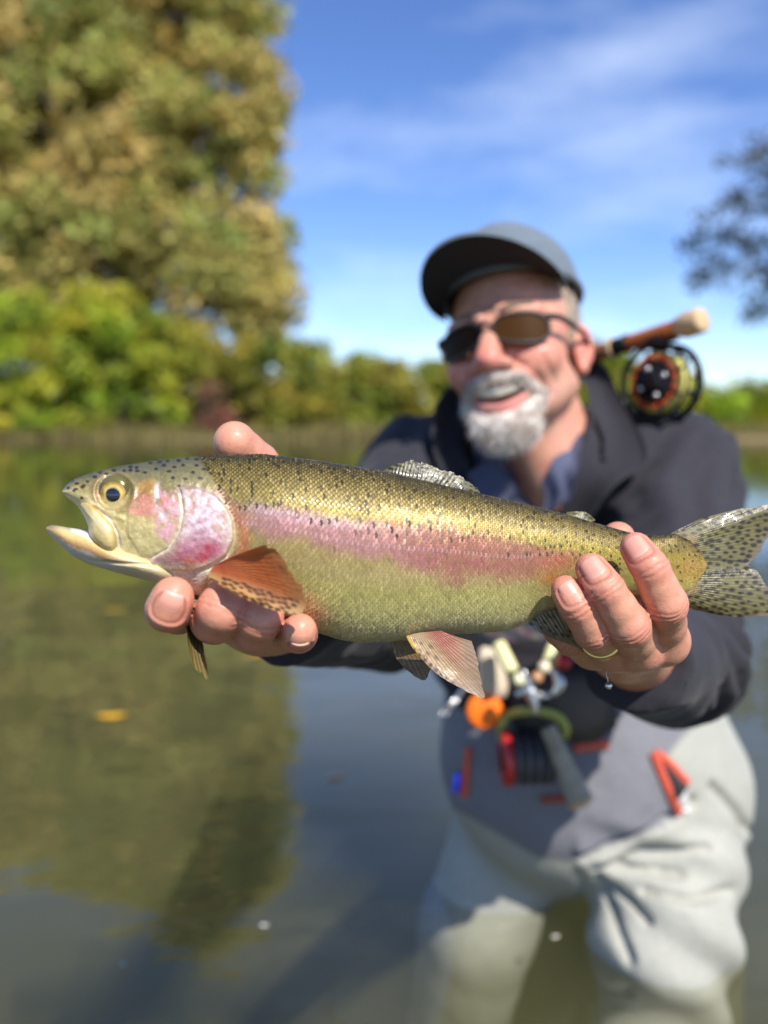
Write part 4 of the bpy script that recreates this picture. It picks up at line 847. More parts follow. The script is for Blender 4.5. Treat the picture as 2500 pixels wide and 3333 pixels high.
stub = sst(-.035, -.065, Z) * sst(.05, .01, Y) * sst(-.16, -.12, Z); col = mixc(col, S(186, 150, 132), .45 * stub * np.clip(.7 + 3 * n2, 0, 1))
hairz = sst(.01, .03, Z) * sst(-.025, -.005, Y) * (np.abs(X) > .05) + sst(.04, .06, Y) * sst(-.06, -.03, Z); col = mixc(col, S(176, 160, 138), .85 * np.clip(hairz, 0, 1) * sst(-.09, -.05, Z))
body.add(hw(V), Q, None, col)
# arms and trunk under the clothes, one loose inner form that joins neck and wrists
SH_L, EL_L = C(2165, 1565, 1.03), C(2212, 2145, .79); SH_R, EL_R = C(1375, 1565, 1.08), C(1255, 1955, .78)
inner = Field(np.min([SH_L, EL_L, SH_R, EL_R, wr_l, wr_r], 0) - .16, np.max([SH_L, EL_L, SH_R, EL_R, wr_l, wr_r], 0) + .22, .006)
for sh, el, wr in ((SH_L, EL_L, C(2080, 2135, .62)), (SH_R, EL_R, C(965, 1965, .60))): inner.cone(sh, el, .05, .04, .02); inner.cone(el, wr, .04, .0285, .01)
inner.cone(SH_L, SH_R, .06, .06, .03); inner.cone(hw((.01, .10, -.16)), (SH_L + SH_R) / 2 + np.array((0, .03, 0)), .045, .06, .03); inner.cone((SH_L + SH_R) / 2, C(1800, 2150, 1.17), .085, .11, .03)
V, Q = inner.nets(); body.add(V, Q, None, np.broadcast_to(SK, V.shape))
body_o = body.out('body', M_skin, person, vcol=True)
for mb in nails: mb.out('fingernail', M_nail, body_o, vcol=True)

# teeth
mb = MB(); xs_ = np.linspace(-.032, .032, 33)
prof = [(-.0085, .0005), (-.008, -.0015), (.003, -.0022), (.0045, -.0012), (.0045, .001)]
V = np.array([[hw((x, -.1005 + 14 * x * x + dy + .0007 * abs(math.sin(x / .0072 * math.pi / 2)) ** 8, -.0755 + 13 * x * x + dz)) for dz, dy in prof] for x in xs_]); mb.add(V, grid_faces(33, 5))
mb.out('teeth', material('teeth', base=tuple(S(236, 226, 200)), rough=.25, coat=.4), body_o)

# goatee, moustache and short hair: fuzzy forms covered with strands
M_beard = material('grey_beard', attr=True, rough=.7, spec=.3, sheen=.2)
def fuzz(name, fill, box, colf, nstr, lenr, down, seed, parent=person, rough_n=.0022):
    f = Field(box[0], box[1], .0018); fill(f); V, Q = f.nets(); V = relax(V, Q, 1, .5); n = normals(V, Q); q = V * 1000
    V = V + n * ((fbm(q * np.array((1.6, 1, .5)), .35, 3, seed) - .5) * 2 * rough_n)[:, None]; mb = MB(); mb.add(hw(V), Q, None, colf(V))
    g = np.random.default_rng(seed); i = g.integers(0, len(V), nstr); p = V[i]; nn = n[i]; L = lenr * (.5 + g.random((nstr, 1))); dirv = nn * .55 + np.array(down) + g.normal(size=(nstr, 3)) * .28; dirv /= np.linalg.norm(dirv, axis=1)[:, None]
    sd = np.cross(dirv, g.normal(size=(nstr, 3))); sd = sd / np.linalg.norm(sd, axis=1)[:, None] * .00022; cc = colf(p) * (.7 + .7 * g.random((nstr, 1)))
    Vs = np.stack([p - nn * .001 - sd, p - nn * .001 + sd, p + dirv * L * .6 + sd * .7, p + dirv * L * .6 - sd * .7, p + dirv * L + np.array(down) * L * .3], 1); k = np.arange(nstr)[:, None] * 5
    mb.add(hw(Vs.reshape(-1, 3)), k + np.array([[0, 1, 2, 3]]), k + np.array([[3, 2, 4]]), np.repeat(cc, 5, 0))
    return mb.out(name, M_beard, parent, vcol=True)
def bcol(V):
    n = fbm(V * 1000, .08, 3, 7) - .5; c = mixc(np.broadcast_to(S(222, 214, 204), V.shape), S(170, 150, 136), np.clip(.15 + 2.4 * n, 0, .8)); return mixc(c, S(120, 106, 94), .55 * sst(-.085, -.062, V[:, 2]) * sst(.012, .03, np.abs(V[:, 0])))
def fill_goatee(f):
    f.ell((0, -.078, -.124), (.037, .028, .025), .006); f.ell((0, -.076, -.139), (.028, .023, .018), .008)
    for s in (-1, 1):
        f.cone((s * .024, -.085, -.110), (s * .041, -.073, -.084), .012, .0075, .006)
fuzz('goatee', fill_goatee, ((-.06, -.13, -.18), (.06, -.03, -.05)), bcol, 5200, .010, (0, -.25, -.75), 4)
def fill_moust(f):
    for s in (-1, 1):
        f.cone((s * .004, -.1075, -.0585), (s * .026, -.0955, -.0625), .0072, .0070, .005); f.cone((s * .026, -.0955, -.0625), (s * .044, -.074, -.082), .0066, .0060, .005)
fuzz('moustache', fill_moust, ((-.055, -.13, -.11), (.055, -.05, -.04)), bcol, 2600, .007, (0, -.2, -.6), 5)
def fill_hair(f):
    f.ell((0, .018, .036), (.0765, .101, .087), .003); f.ell((0, -.06, .02), (.12, .066, .12), .004, op='s'); f.ell((0, .0, .16), (.2, .2, .09), .004, op='s'); f.ell((0, .03, -.12), (.2, .2, .085), .004, op='s'); f.ell((0, .010, .02), (.066, .09, .09), .003, op='s')
fuzz('hair', fill_hair, ((-.09, -.05, -.06), (.09, .13, .08)), lambda V: mixc(np.broadcast_to(S(172, 156, 136), V.shape), S(104, 90, 76), np.clip(.3 + 2 * (fbm(V * 1000, .1, 3) - .5), 0, .8)), 3000, .006, (0, .3, -.6), 6, rough_n=.0012)
# eyebrows
M_brow = material('eyebrow_hair', base=tuple(S(120, 100, 82)), rough=.8, bump=((900, .8, .001),))
for s in (-1, 1):
    mb = MB(); k = np.linspace(0, 1, 9)[:, None]; mb.tube(hw(np.array((s * .015, -.098, .019)) + np.array((s * .034, .016, .004)) * k + np.array((0, 0, .004)) * np.sin(np.pi * k)), np.interp(k[:, 0], [0, .2, 1], [.003, .0042, .0015]), 8)
    mb.out('eyebrow', M_brow, body_o)

# ------------------------------------------------------------------ clothes
M_jacket = material('charcoal_softshell', attr=True, rough=.85, spec=.2, sheen=.06, var=.10, var_scale=240, bump=((700, .3, .0008), (60, .25, .004)))
M_wader = material('wader_fabric', attr=True, rough=.7, spec=.35, var=.08, var_scale=180, bump=((500, .25, .0008), (45, .3, .005)))
M_zip = material('red_zip_tape', base=tuple(S(206, 88, 66)), rough=.55, bump=((900, .4, .0006),))
JK = S(46, 45, 51)
def cloth(fl, name, mat, colf, parent, folds, it=2):
    V, Q = fl.nets(); V = relax(V, Q, it, .5); n = normals(V, Q); V = V + n * folds(V, n)[:, None]; V = relax(V, Q, 1, .3)
    return obj(name, V, Q, mat, parent, colf(V, n))
neckb = hw((.010, .055, -.155)); chest = C(1745, 1850, 1.12)
pts = np.array([SH_L, SH_R, EL_L, EL_R, wr_l, wr_r, C(1800, 2420, 1.17)])
jf = Field(pts.min(0) - np.array((.12, .05, .12)), pts.max(0) + np.array((.12, .26, .13)), .0048)
jf.ell(chest, (.185, .125, .21), .03); jf.ell(C(1790, 1640, 1.15), (.195, .105, .125), .04); jf.cone(chest, C(1790, 2230, 1.16), .14, .145, .04)
jf.cone(SH_L, SH_R, .080, .080, .05); jf.cone(neckb, (SH_L + SH_R) / 2 + np.array((0, .02, 0)), .075, .10, .04)
for sh, el, wr, cuff in ((SH_L, EL_L, wr_l, C(2060, 2150, .595)), (SH_R, EL_R, wr_r, C(925, 1968, .545))):
    jf.cone(sh, el, .084, .060, .03); m = el + (cuff - el) * .55; jf.cone(el, m, .060, .052, .02); jf.cone(m, cuff, .052, .041, .01, cut=True)
# open V at the throat
for a, b, ra, rb in ((hw((0, -.03, -.15)), C(1700, 1640, 1.02), .055, .035), (C(1700, 1640, 1.02), C(1720, 1780, .99), .035, .012)): jf.cone(a, b, ra, rb, .008, op='s')
jf.cone(hw((0, -.02, -.06)), hw((.005, .045, -.165)), .080, .070, .01, op='s')
def jfold(V, n):
    q = V; d = (fbm(q, 9, 3, 1) - .5) * .020 - .006 * np.abs(fbm(q * np.array((1, 1, 2.2)), 16, 2, 4) - .5) * 2
    for sh, el, seed in ((SH_L, EL_L, 2), (SH_R, EL_R, 5)):       # drag folds round shoulder and elbow
        ax = (el - sh) / np.linalg.norm(el - sh); s = (q - el) @ ax; r = np.linalg.norm(q - el, axis=1)
        w1 = np.exp(-(r / .11) ** 2); d += w1 * .008 * np.sin(s * 190 + 7 * fbm(q, 14, 2, seed)); r2 = np.linalg.norm(q - sh - ax * .10, axis=1)
        d += np.exp(-(r2 / .13) ** 2) * .007 * np.sin((q @ np.array((.8, .1, -.6))) * 130 + 6 * fbm(q, 10, 2, seed + 1))
    return d
def jcol(V, n):
    c = np.broadcast_to(JK, V.shape) * (.9 + .25 * fbm(V, 30, 3, 8))[:, None]; return c
jacket = cloth(jf, 'jacket', M_jacket, jcol, person, jfold)
# standing collar, laid open: inner ring at the neck, outer edge flared
def collar(name, pts_in, pts_out, mat, col, thick=.004, n=60, parent=None, mid=None):
    a = smooth_poly(pts_in, n); b = smooth_poly(pts_out, n); r = np.linspace(0, 1, 9)[:, None, None]
    nrm = np.cross(np.gradient(a, axis=0), b - a); nrm /= np.linalg.norm(nrm, axis=1)[:, None] + 1e-9
    V = a + (b - a) * r + nrm * (.010 * np.sin(np.pi * r) + .002 * np.sin(np.linspace(0, 22, n))[None, :, None] * r)
    mb = MB(); q = grid_faces(9, n); mb.add(V + nrm * thick / 2, q); mb.add(V - nrm * thick / 2, q[:, ::-1]); 
    k = 9 * n; rim = np.concatenate([np.arange(n), n - 1 + n * np.arange(1, 9), 8 * n + np.arange(n - 2, -1, -1), n * np.arange(7, 0, -1)]); k2 = np.roll(rim, -1); mb.Q.append(np.stack([rim, k2, k2 + k, rim + k], -1)); mb.C = [np.broadcast_to(col, c.shape) for c in mb.C]
    return mb.out(name, mat, parent, vcol=True)
ci = [C(1795, 1700, 1.00), C(1835, 1560, .985), C(1872, 1440, .995), C(1890, 1330, 1.03), C(1860, 1260, 1.10), C(1700, 1250, 1.14), C(1530, 1330, 1.10), C(1480, 1430, 1.02), C(1530, 1560, .985), C(1640, 1700, .995)]
co = [C(1850, 1740, .985), C(1960, 1590, .955), C(2065, 1505, .965), C(1995, 1330, 1.02), C(1905, 1185, 1.10), C(1700, 1180, 1.15), C(1490, 1250, 1.10), C(1400, 1370, 1.00), C(1440, 1560, .955), C(1600, 1735, .98)]
ci, co = [p - np.array((0, .045, 0)) for p in ci], [p - np.array((0, .045, 0)) for p in co]
collar('collar', ci, co, M_jacket, JK, .005, 70, jacket)
# check shirt under the jacket
sf = Field(C(1500, 1900, 1.0) - .12, C(1900, 1400, 1.0) + np.array((.12, .2, .12)), .005)
sf.ell(C(1735, 1800, 1.08), (.14, .105, .17), .02); sf.cone(C(1710, 1520, 1.035), C(1735, 1800, 1.07), .078, .10, .02); sf.cone(hw((.02, -.06, -.15)), C(1735, 1600, .955), .026, .012, .006, op='s')
def shirtcol(V, n):
    u, v = PX(V); a = (np.sin((u + .5 * v) / 9) > .3).astype(float); b = (np.sin((v - .5 * u) / 9) > .3).astype(float); c = mixc(np.broadcast_to(S(84, 88, 104), V.shape), S(44, 46, 64), .6 * a); c = mixc(c, S(150, 92, 104), .5 * b); return mixc(c, S(168, 176, 160), .5 * a * b)
shirt = cloth(sf, 'shirt', material('check_shirt', attr=True, rough=.85, bump=((500, .3, .001),)), shirtcol, person, lambda V, n: (fbm(V, 16, 2) - .5) * .008)
collar('shirt_collar', [C(1765, 1570, .940), C(1800, 1500, .930), C(1835, 1400, .950), C(1858, 1290, 1.0)], [C(1745, 1690, .935), C(1850, 1620, .905), C(1890, 1490, .925), C(1885, 1330, 1.0)], shirt.data.materials[0], S(74, 80, 104), .003, 30, shirt)
collar('shirt_collar', [C(1600, 1480, .93), C(1640, 1530, .925), C(1680, 1580, .925), C(1705, 1620, .935)], [C(1520, 1540, .91), C(1555, 1620, .905), C(1600, 1670, .91), C(1660, 1690, .925)], shirt.data.materials[0], S(68, 72, 92), .003, 30, shirt)

# waders
hipL, kneeL = C(2190, 2570, 1.19), C(2160, 3030, 1.09); hipR, kneeR = C(1715, 2600, 1.23), C(1555, 3010, 1.235)
footL = np.array((.39, 1.12, -.76)); footR = np.array((.06, 1.32, -.76))
inv = lambda p: np.array((p[0], p[1] * CP + (H - p[2]) * SP, p[1] * SP - (H - p[2]) * CP))     # world -> camera-aligned
footL, footR = inv(footL), inv(footR)
pts = np.array([hipL, hipR, kneeL, kneeR, footL, footR, C(1800, 2150, 1.16)])
wf = Field(pts.min(0) - .14, pts.max(0) + np.array((.16, .2, .1)), .0056)
wf.ell(C(1940, 2480, 1.20), (.200, .150, .185), .03); wf.ell(C(1790, 2420, 1.13), (.150, .110, .165), .05); wf.cone(C(1790, 2150, 1.16), C(1900, 2450, 1.19), .145, .16, .04)
wf.cone(hipL, kneeL, .108, .088, .03); wf.cone(kneeL, footL, .088, .066, .02); wf.cone(hipR, kneeR, .096, .082, .03); wf.cone(kneeR, footR, .086, .066, .02)
BIB = [(1380, 2000), (2300, 2000), (2330, 2300), (2215, 2400), (2160, 2470), (2235, 2640), (2080, 2720), (1930, 2770), (1850, 2800), (1760, 2790), (1640, 2720), (1500, 2640), (1380, 2600)]
def wfold(V, n):
    u, v = PX(V); d = (fbm(V, 8, 3, 3) - .5) * .016
    crease = lambda p, w_, a: -a * np.exp(-(linesd(u, v, p) / w_) ** 2)
    for p in ([(1900, 2790), (2020, 2755), (2150, 2690), (2260, 2610)], [(1935, 2820), (2060, 2830), (2220, 2845)], [(1950, 2850), (2050, 2930), (2110, 3000)], [(1990, 2820), (2120, 2780), (2300, 2760)], [(1965, 2900), (2010, 3020), (2060, 3120)], [(2320, 2560), (2400, 2640), (2440, 2700)], [(2100, 2900), (2250, 2930), (2380, 2900)]): d += crease(p, 11, .015)
    d += .006 * np.sin((v * .6 - u * .35) / 24 + 6 * fbm(V, 6, 2, 9)) * sst(2650, 2750, v) * (u > 1880)
    return d
def wcol(V, n):
    u, v = PX(V); nn = fbm(V, 20, 3, 6) - .5; c = np.broadcast_to(S(160, 160, 150), V.shape) * (1 + .22 * nn)[:, None]
    bib = np.where(n[:, 1] < .3, inp(u, v, BIB, 5), 1. * (v < 2500)); c = mixc(c, S(118, 118, 124) * (1 + .25 * nn)[:, None], bib)
    seam = np.where(n[:, 1] < .3, np.exp(-(np.abs(polysd(u, v, BIB)) / 6) ** 2), 0); return mixc(c, S(96, 98, 100), .55 * seam)
waders = cloth(wf, 'waders', M_wader, wcol, person, wfold)
def front(fl_v, u, v, lift=.004):           # depth of a cloth mesh at a pixel, found among its vertices
    uu, vv = PX(fl_v); m = np.hypot(uu - u, vv - v) < 16; return (fl_v[m, 1].min() if m.any() else 1.05) - lift
def verts_of(o):
    n = len(o.data.vertices); a = np.empty(n * 3, np.float32); o.data.vertices.foreach_get('co', a); a = a.reshape(-1, 3).astype(float); L = np.zeros(3); p = o
    while p is not None: L = L + np.array(p.location); p = p.parent
    a = a + L; return np.stack([a[:, 0], a[:, 1] * CP + (H - a[:, 2]) * SP, a[:, 1] * SP - (H - a[:, 2]) * CP], -1)
WV = verts_of(waders)
def strip(name, px, wd, mat, parent, thick=.0014, n=24):
    p = smooth_poly(px, n); d = np.array([front(WV, x, y, .003) for x, y in p]); d = np.convolve(np.pad(d, 3, 'edge'), np.ones(7) / 7, 'valid'); c = C(p[:, 0], p[:, 1], d); t = np.gradient(c, axis=0); t /= np.linalg.norm(t, axis=1)[:, None]; s = np.cross(t, (0, 1, 0)); s /= np.linalg.norm(s, axis=1)[:, None]
    sec = [(-1, .5), (-.9, -.8), (0, -1), (.9, -.8), (1, .5)]; V = np.stack([c + s * wd / 2 * a + np.array((0, 1, 0)) * thick * b for a, b in sec], 1); mb = MB(); mb.add(V, grid_faces(n, 5, True)); return mb.out(name, mat, parent)
strip('zip_tape', [(2128, 2450), (2160, 2530), (2190, 2600), (2214, 2650)], .0105, M_zip, waders); strip('zip_tape', [(2134, 2446), (2180, 2486), (2215, 2525), (2240, 2552)], .0105, M_zip, waders)
M_black = material('black_nylon', base=(.012, .012, .014), rough=.6, bump=((600, .4, .001),))
po = smooth_poly([(2150, 2472), (2215, 2540), (2238, 2560), (2228, 2580), (2212, 2600), (2196, 2585)], 30, True); dd = min(front(WV, x, y, .002) for x, y in po); cen = po.mean(0); rr = np.linspace(0, 1, 5)[:, None]
obj('pocket_opening', C(cen[0] + (po[None, :, 0] - cen[0]) * rr, cen[1] + (po[None, :, 1] - cen[1]) * rr, dd + .002 * rr + 0 * po[None, :, 0]), grid_faces(5, 30, True)[:, ::-1], M_black, waders)  # black sheet standing in for the shade inside the open pocket
strip('zip_tape', [(1868, 2436), (1920, 2430), (1982, 2421)], .012, M_zip, waders); strip('zip_tape', [(1524, 2432), (1518, 2510), (1509, 2596)], .009, M_zip, waders)
strip('chest_strap', [(1762, 2605), (1800, 2602), (1850, 2600)], .011, material('rust_webbing', base=tuple(S(140, 66, 50)), rough=.7), waders)
strip('pocket_flap', [(2216, 2575), (2222, 2610), (2228, 2640)], .014, material('white_label', base=tuple(S(214, 214, 212)), rough=.6), waders)
strip('blue_tag', [(1496, 2515), (1492, 2546), (1488, 2578)], .014, material('blue_tag', base=tuple(S(36, 60, 190)), rough=.5), waders)

# cap: six-panel crown, band, curved peak, button
M_cap = material('grey_blue_cotton', base=tuple(S(92, 104, 114)), rough=.85, sheen=.2, var=.12, var_scale=120, bump=((800, .35, .0008),)); M_under = material('black_underpeak', base=(.005, .005, .007), rough=.8)
CM = Rx(R(-2))                              # the cap sits tipped back a little
def cw(p): return hw((np.asarray(p, float) - np.array((0, .02, .035))) @ CM.T + np.array((0, .02, .035)))
cap = thing('cap', W(cw((0, .02, .05)))); cap.parent = person; cap.location = np.array(cap.location) - np.array(person.location)
nphi, nth = 72, 22; ph = np.arange(nphi) / nphi * 2 * np.pi; th = np.linspace(0, np.pi / 2, nth); PH, TH = np.meshgrid(ph, th, indexing='ij')
seam = 1 - .010 * np.exp(-((((PH / (2 * np.pi) * 6) % 1) - .5) / .04) ** 2); dent = 1 + .02 * np.sin(3 * PH + 1) * np.sin(TH * 2)
rx, ry, rz = .0815, .108, .086; X = rx * np.sin(TH) ** .85 * np.sin(PH) * seam * dent; Y = -ry * np.sin(TH) ** .85 * np.cos(PH) * seam * dent + .015; Z = .066 + rz * np.cos(TH) ** .8 * dent
mb = MB(); mb.add(cw(np.stack([X, Y, Z], -1).reshape(-1, 3)), grid_faces(nphi, nth)); mb.Q[-1] = np.vstack([mb.Q[-1], np.stack([np.full(nth - 1, (nphi - 1) * nth) + np.arange(nth - 1), np.full(nth - 1, (nphi - 1) * nth) + np.arange(1, nth), np.arange(1, nth), np.arange(nth - 1)], -1)])
mb.out('crown', M_cap, cap); mb = MB(); k = np.linspace(0, 2 * np.pi, 73); mb.tube(cw(np.stack([(rx + .0005) * np.sin(k), -(ry + .0005) * np.cos(k) + .015, np.full(73, .068)], -1)), .0042, 8, cap=False); mb.out('band', M_cap, cap)
mb = MB(); mb.ball(cw((0, .015, .151)), (.006, .006, .004)); mb.out('button', M_cap, cap)
a = np.linspace(-1.22, 1.22, 49); r = np.linspace(0, 1, 16); A, Rr = np.meshgrid(a, r, indexing='ij'); ln = .082 * np.cos(A / 1.22 * np.pi / 2) ** .5
bx = rx * np.sin(A) + Rr * ln * np.sin(A) * .30; by = -ry * np.cos(A) + .015 - Rr * ln * (.35 + .65 * np.cos(A)) ** .5; bz = .069 + .006 * Rr - .030 * (np.sin(A) ** 2) * (.35 + .65 * Rr)
up = cw(np.stack([bx, by, bz + .0022], -1).reshape(-1, 3)); lo = cw(np.stack([bx, by, bz - .0012], -1).reshape(-1, 3)); q = grid_faces(49, 16)
edge = np.concatenate([np.arange(16), 15 + 16 * np.arange(1, 49), 48 * 16 + np.arange(14, -1, -1)])
mb = MB(); mb.add(up, q); mb.add(np.vstack([up[edge], lo[edge]]), np.stack([np.arange(len(edge) - 1), np.arange(1, len(edge)), len(edge) + np.arange(1, len(edge)), len(edge) + np.arange(len(edge) - 1)], -1)); peak = mb.out('peak', M_cap, cap)
mb = MB(); mb.add(lo, q[:, ::-1]); mb.out('peak_underside', M_under, peak)

# sunglasses
sg = thing('sunglasses', W(hw((0, -.1, -.02))), 'dark wraparound sunglasses on the man\'s face', 'sunglasses')
M_frame = material('black_frame', base=(.010, .009, .009), rough=.5); M_lens2 = material('brown_lens_lit', base=(.050, .022, .005), rough=.25, spec=.08); M_lens = material('brown_lens_shaded', base=(.010, .005, .002), rough=.3, spec=.05)  # one lens tint in two tones: sunlit side amber, shaded side near black
mb = MB()
for s in (-1, 1):
    n1, n2 = 25, 24; rr_ = np.linspace(0, 1, n1); tt = np.arange(n2) / n2 * 2 * np.pi; Rr, Tt = np.meshgrid(rr_, tt, indexing='ij'); sup = (np.abs(np.cos(Tt)) ** 2.6 + np.abs(np.sin(Tt)) ** 2.6) ** (-1 / 2.6)
    lx = s * .0345 + .0285 * Rr * sup * np.cos(Tt); lz = -.006 + .0168 * Rr * sup * np.sin(Tt) - .004 * Rr * np.cos(Tt) * s * (np.sin(Tt) < 0); ly = -.1115 + 6.5 * lx ** 2 + .0015
    V = hw(np.stack([lx, ly, lz], -1).reshape(-1, 3)); lb = MB(); lb.add(V, grid_faces(n1, n2, True)); lb.add(V + HM @ np.array((0, .002, 0)), grid_faces(n1, n2, True)[:, ::-1]); lb.out('lens', M_lens if s < 0 else M_lens2, sg)
    ring = np.vstack([V[-n2:], V[-n2:-n2 + 1]]); mb.tube(ring, .0019, 8, cap=False)
    tm = smooth_poly([(s * .062, -.086, .004), (s * .072, -.066, .006), (s * .080, -.02, .004), (s * .083, .018, .0), (s * .080, .04, -.014)], 24); t2 = MB(); t2.tube(hw(tm), np.interp(np.arange(24), [0, 3, 23], [.0042, .0034, .0022]), 8); t2.out('temple', M_frame, sg)
mb.tube(hw(smooth_poly([(-.008, -.1125, .0), (0, -.1165, .003), (.008, -.1125, .0)], 9)), .0024, 8); mb.out('frame', M_frame, sg)
# wedding band on the ring finger
mb = MB(); a_, b_ = np.array(rin[0][:3]), np.array(rin[1][:3]); c_ = a_ + (b_ - a_) * .60; ax = (b_ - a_) / np.linalg.norm(b_ - a_)
mb.lathe(c_ - ax * .002, b_, [(0, .0100), (0, .0113), (.0008, .0117), (.0022, .0117), (.003, .0113), (.003, .0100)], 40); rg = mb.out('wedding_ring', material('gold', base=tuple(S(214, 176, 104)), rough=.22, metal=1.)); tag(rg, 'thin gold band round the man\'s ring finger by the tail', 'ring')

# ------------------------------------------------------------------ rod and reel on his shoulder
M_cork = material('cork', base=tuple(S(196, 168, 128)), rough=.8, var=.25, var_scale=260, bump=((400, .5, .001),)); M_cork2 = material('dark_cork', base=tuple(S(150, 98, 66)), rough=.75, var=.25, var_scale=200, bump=((400, .4, .001),))
M_wood = material('amber_wood', base=tuple(S(176, 98, 36)), rough=.3, coat=.6, var=.3, var_scale=90); M_anod = material('black_anodised', base=(.016, .016, .018), rough=.35, metal=.6); M_silver = material('brushed_silver', base=(.62, .62, .64), rough=.3, metal=1.)
M_orange = material('orange_anodised', base=tuple(S(222, 84, 34)), rough=.4, metal=.3); M_line = material('yellow_fly_line', base=tuple(S(214, 208, 112)), rough=.6, bump=((700, .6, .001),)); M_blank = material('graphite_blank', base=(.02, .018, .015), rough=.3, coat=.5)
rb, rf = C(2292, 1040, .930), C(1890, 1166, 1.073); ra = (rf - rb) / np.linalg.norm(rf - rb); LR = np.linalg.norm(rf - rb)
rod = thing('fly_rod', W(rb), 'fly rod with cork grip and black reel resting behind the man\'s neck', 'fishing rod')
def rp(px): return LR * (2292 - px) / (2292 - 1890)        # metres along the rod at pixel column
mb = MB(); e = .0148; mb.lathe(rb, rf, [(0, 0), (0, .010), (.0015, .0138), (.005, e), (rp(2240), e), (rp(2222), .0122), (rp(2214), .0105), (rp(2214), 0)], 28); mb.out('butt_cap', M_cork, rod)
mb = MB(); mb.lathe(rb, rf, [(rp(2216), .0098), (rp(2150), .0100), (rp(2058), .0095)], 24); mb.out('reel_seat', M_wood, rod)
mb = MB(); mb.lathe(rb, rf, [(rp(2062), 0), (rp(2062), .0112), (rp(2048), .0115), (rp(2046), .0104), (rp(2024), .0104), (rp(2022), .0112), (rp(2014), .0112), (rp(2014), 0)], 24); mb.out('locking_hood', M_anod, rod)
mb = MB(); mb.lathe(rb, rf, [(rp(2014), 0), (rp(2014), .0125), (rp(2008), .0132), (rp(1998), .0128), (rp(1990), .0110), (rp(1990), 0)], 24); mb.out('winding_check', M_cork, rod)
mb = MB(); mb.lathe(rb, rf, [(rp(1992), .0098), (rp(1960), .0112), (rp(1900), .0110), (rp(1800), .0098), (rp(1720), .0075), (rp(1710), .004)], 24); mb.out('grip', M_cork2, rod)
mb = MB(); mb.tube([rb + ra * t - np.array((0, 0, .5)) * (t - rp(1720)) ** 2 for t in np.linspace(rp(1720), .80, 14)], np.linspace(.0038, .0022, 14), 10); mb.out('blank', M_blank, rod)
hang = np.array((0, 0, -1.)); hang -= ra * (hang @ ra); hang /= np.linalg.norm(hang); rn = np.cross(hang, ra); rn = rn if rn[1] < 0 else -rn
RC = rb + ra * rp(2150) + hang * .0585
class Fr:                                   # reel frame coordinates: x along rod, y down, z along the spindle
    @staticmethod
    def p(x, y, z): return RC + ra * x + hang * y + rn * z
def ring(mb, r, z, tr, seg=56, col=None): k = np.linspace(0, 2 * np.pi, seg + 1); mb.tube([Fr.p(r * math.cos(t), r * math.sin(t), z) for t in k], tr, 10, col, cap=False)
mb = MB(); ring(mb, .0455, .0135, .0022); ring(mb, .0455, -.0135, .0026)
for t in (-1.57, .4, 2.7): mb.tube([Fr.p(.0455 * math.cos(t), .0455 * math.sin(t), z) for z in (-.0135, .0135)], .0026, 8)
for t in np.arange(8) * math.pi / 4 + .2: mb.tube([Fr.p(.020 * math.cos(t), .020 * math.sin(t), .0135), Fr.p(.0455 * math.cos(t), .0455 * math.sin(t), .0135)], .0017, 6)
mb.box(Fr.p(0, -.050, 0), ra * .011, hang * .008, rn * .009); mb.box(Fr.p(0, -.0475, 0), ra * .026, hang * .0022, rn * .006)
reel = mb.out('reel', M_anod, rod)
mb = MB(); ring(mb, .0425, -.0155, .0030); ring(mb, .0425, -.010, .0016); ring(mb, .0425, .010, .0016)
for t in np.arange(10) * math.pi / 5: mb.tube([Fr.p(.012 * math.cos(t), .012 * math.sin(t), -.0150), Fr.p(.0425 * math.cos(t), .0425 * math.sin(t), -.0150)], .0018, 6)
mb.out('spool', M_anod, reel)
mb = MB(); pr = [(-.0095 + .019 * i / 30, .0345 + .0008 * (i % 2)) for i in range(31)]; mb.lathe(Fr.p(0, 0, 0), Fr.p(0, 0, 1), [(-.0095, .020)] + pr + [(.0095, .020)], 40); mb.out('line', M_line, reel)
mb = MB(); mb.lathe(Fr.p(0, 0, 0), Fr.p(0, 0, 1), [(.0125, 0), (.0125, .026), (.0150, .026), (.0158, .023), (.0150, .012), (.0190, .011), (.0195, .004), (.0195, 0)], 40); mb.out('drag_plate', M_anod, reel)
for t in np.arange(16) * math.pi / 8:
    mb = MB(); c_ = Fr.p(.0290 * math.cos(t), .0290 * math.sin(t), .0138); er = (Fr.p(math.cos(t), math.sin(t), 0) - RC); et = (Fr.p(-math.sin(t), math.cos(t), 0) - RC); mb.box(c_, er * .0024, et * .0028, rn * .0016); mb.out('drag_mark', M_orange, reel)
for t in (.3, 1.8, 3.4, 5.): mb = MB(); mb.ball(Fr.p(.017 * math.cos(t), .017 * math.sin(t), .0160), .0034, 8, 12); mb.out('screw', M_silver, reel)
mb = MB(); mb.lathe(Fr.p(.030, .022, -.017), Fr.p(.030, .022, -1), [(0, 0), (0, .005), (.012, .0062), (.018, .005), (.018, 0)], 16); mb.out('handle', M_silver, reel)

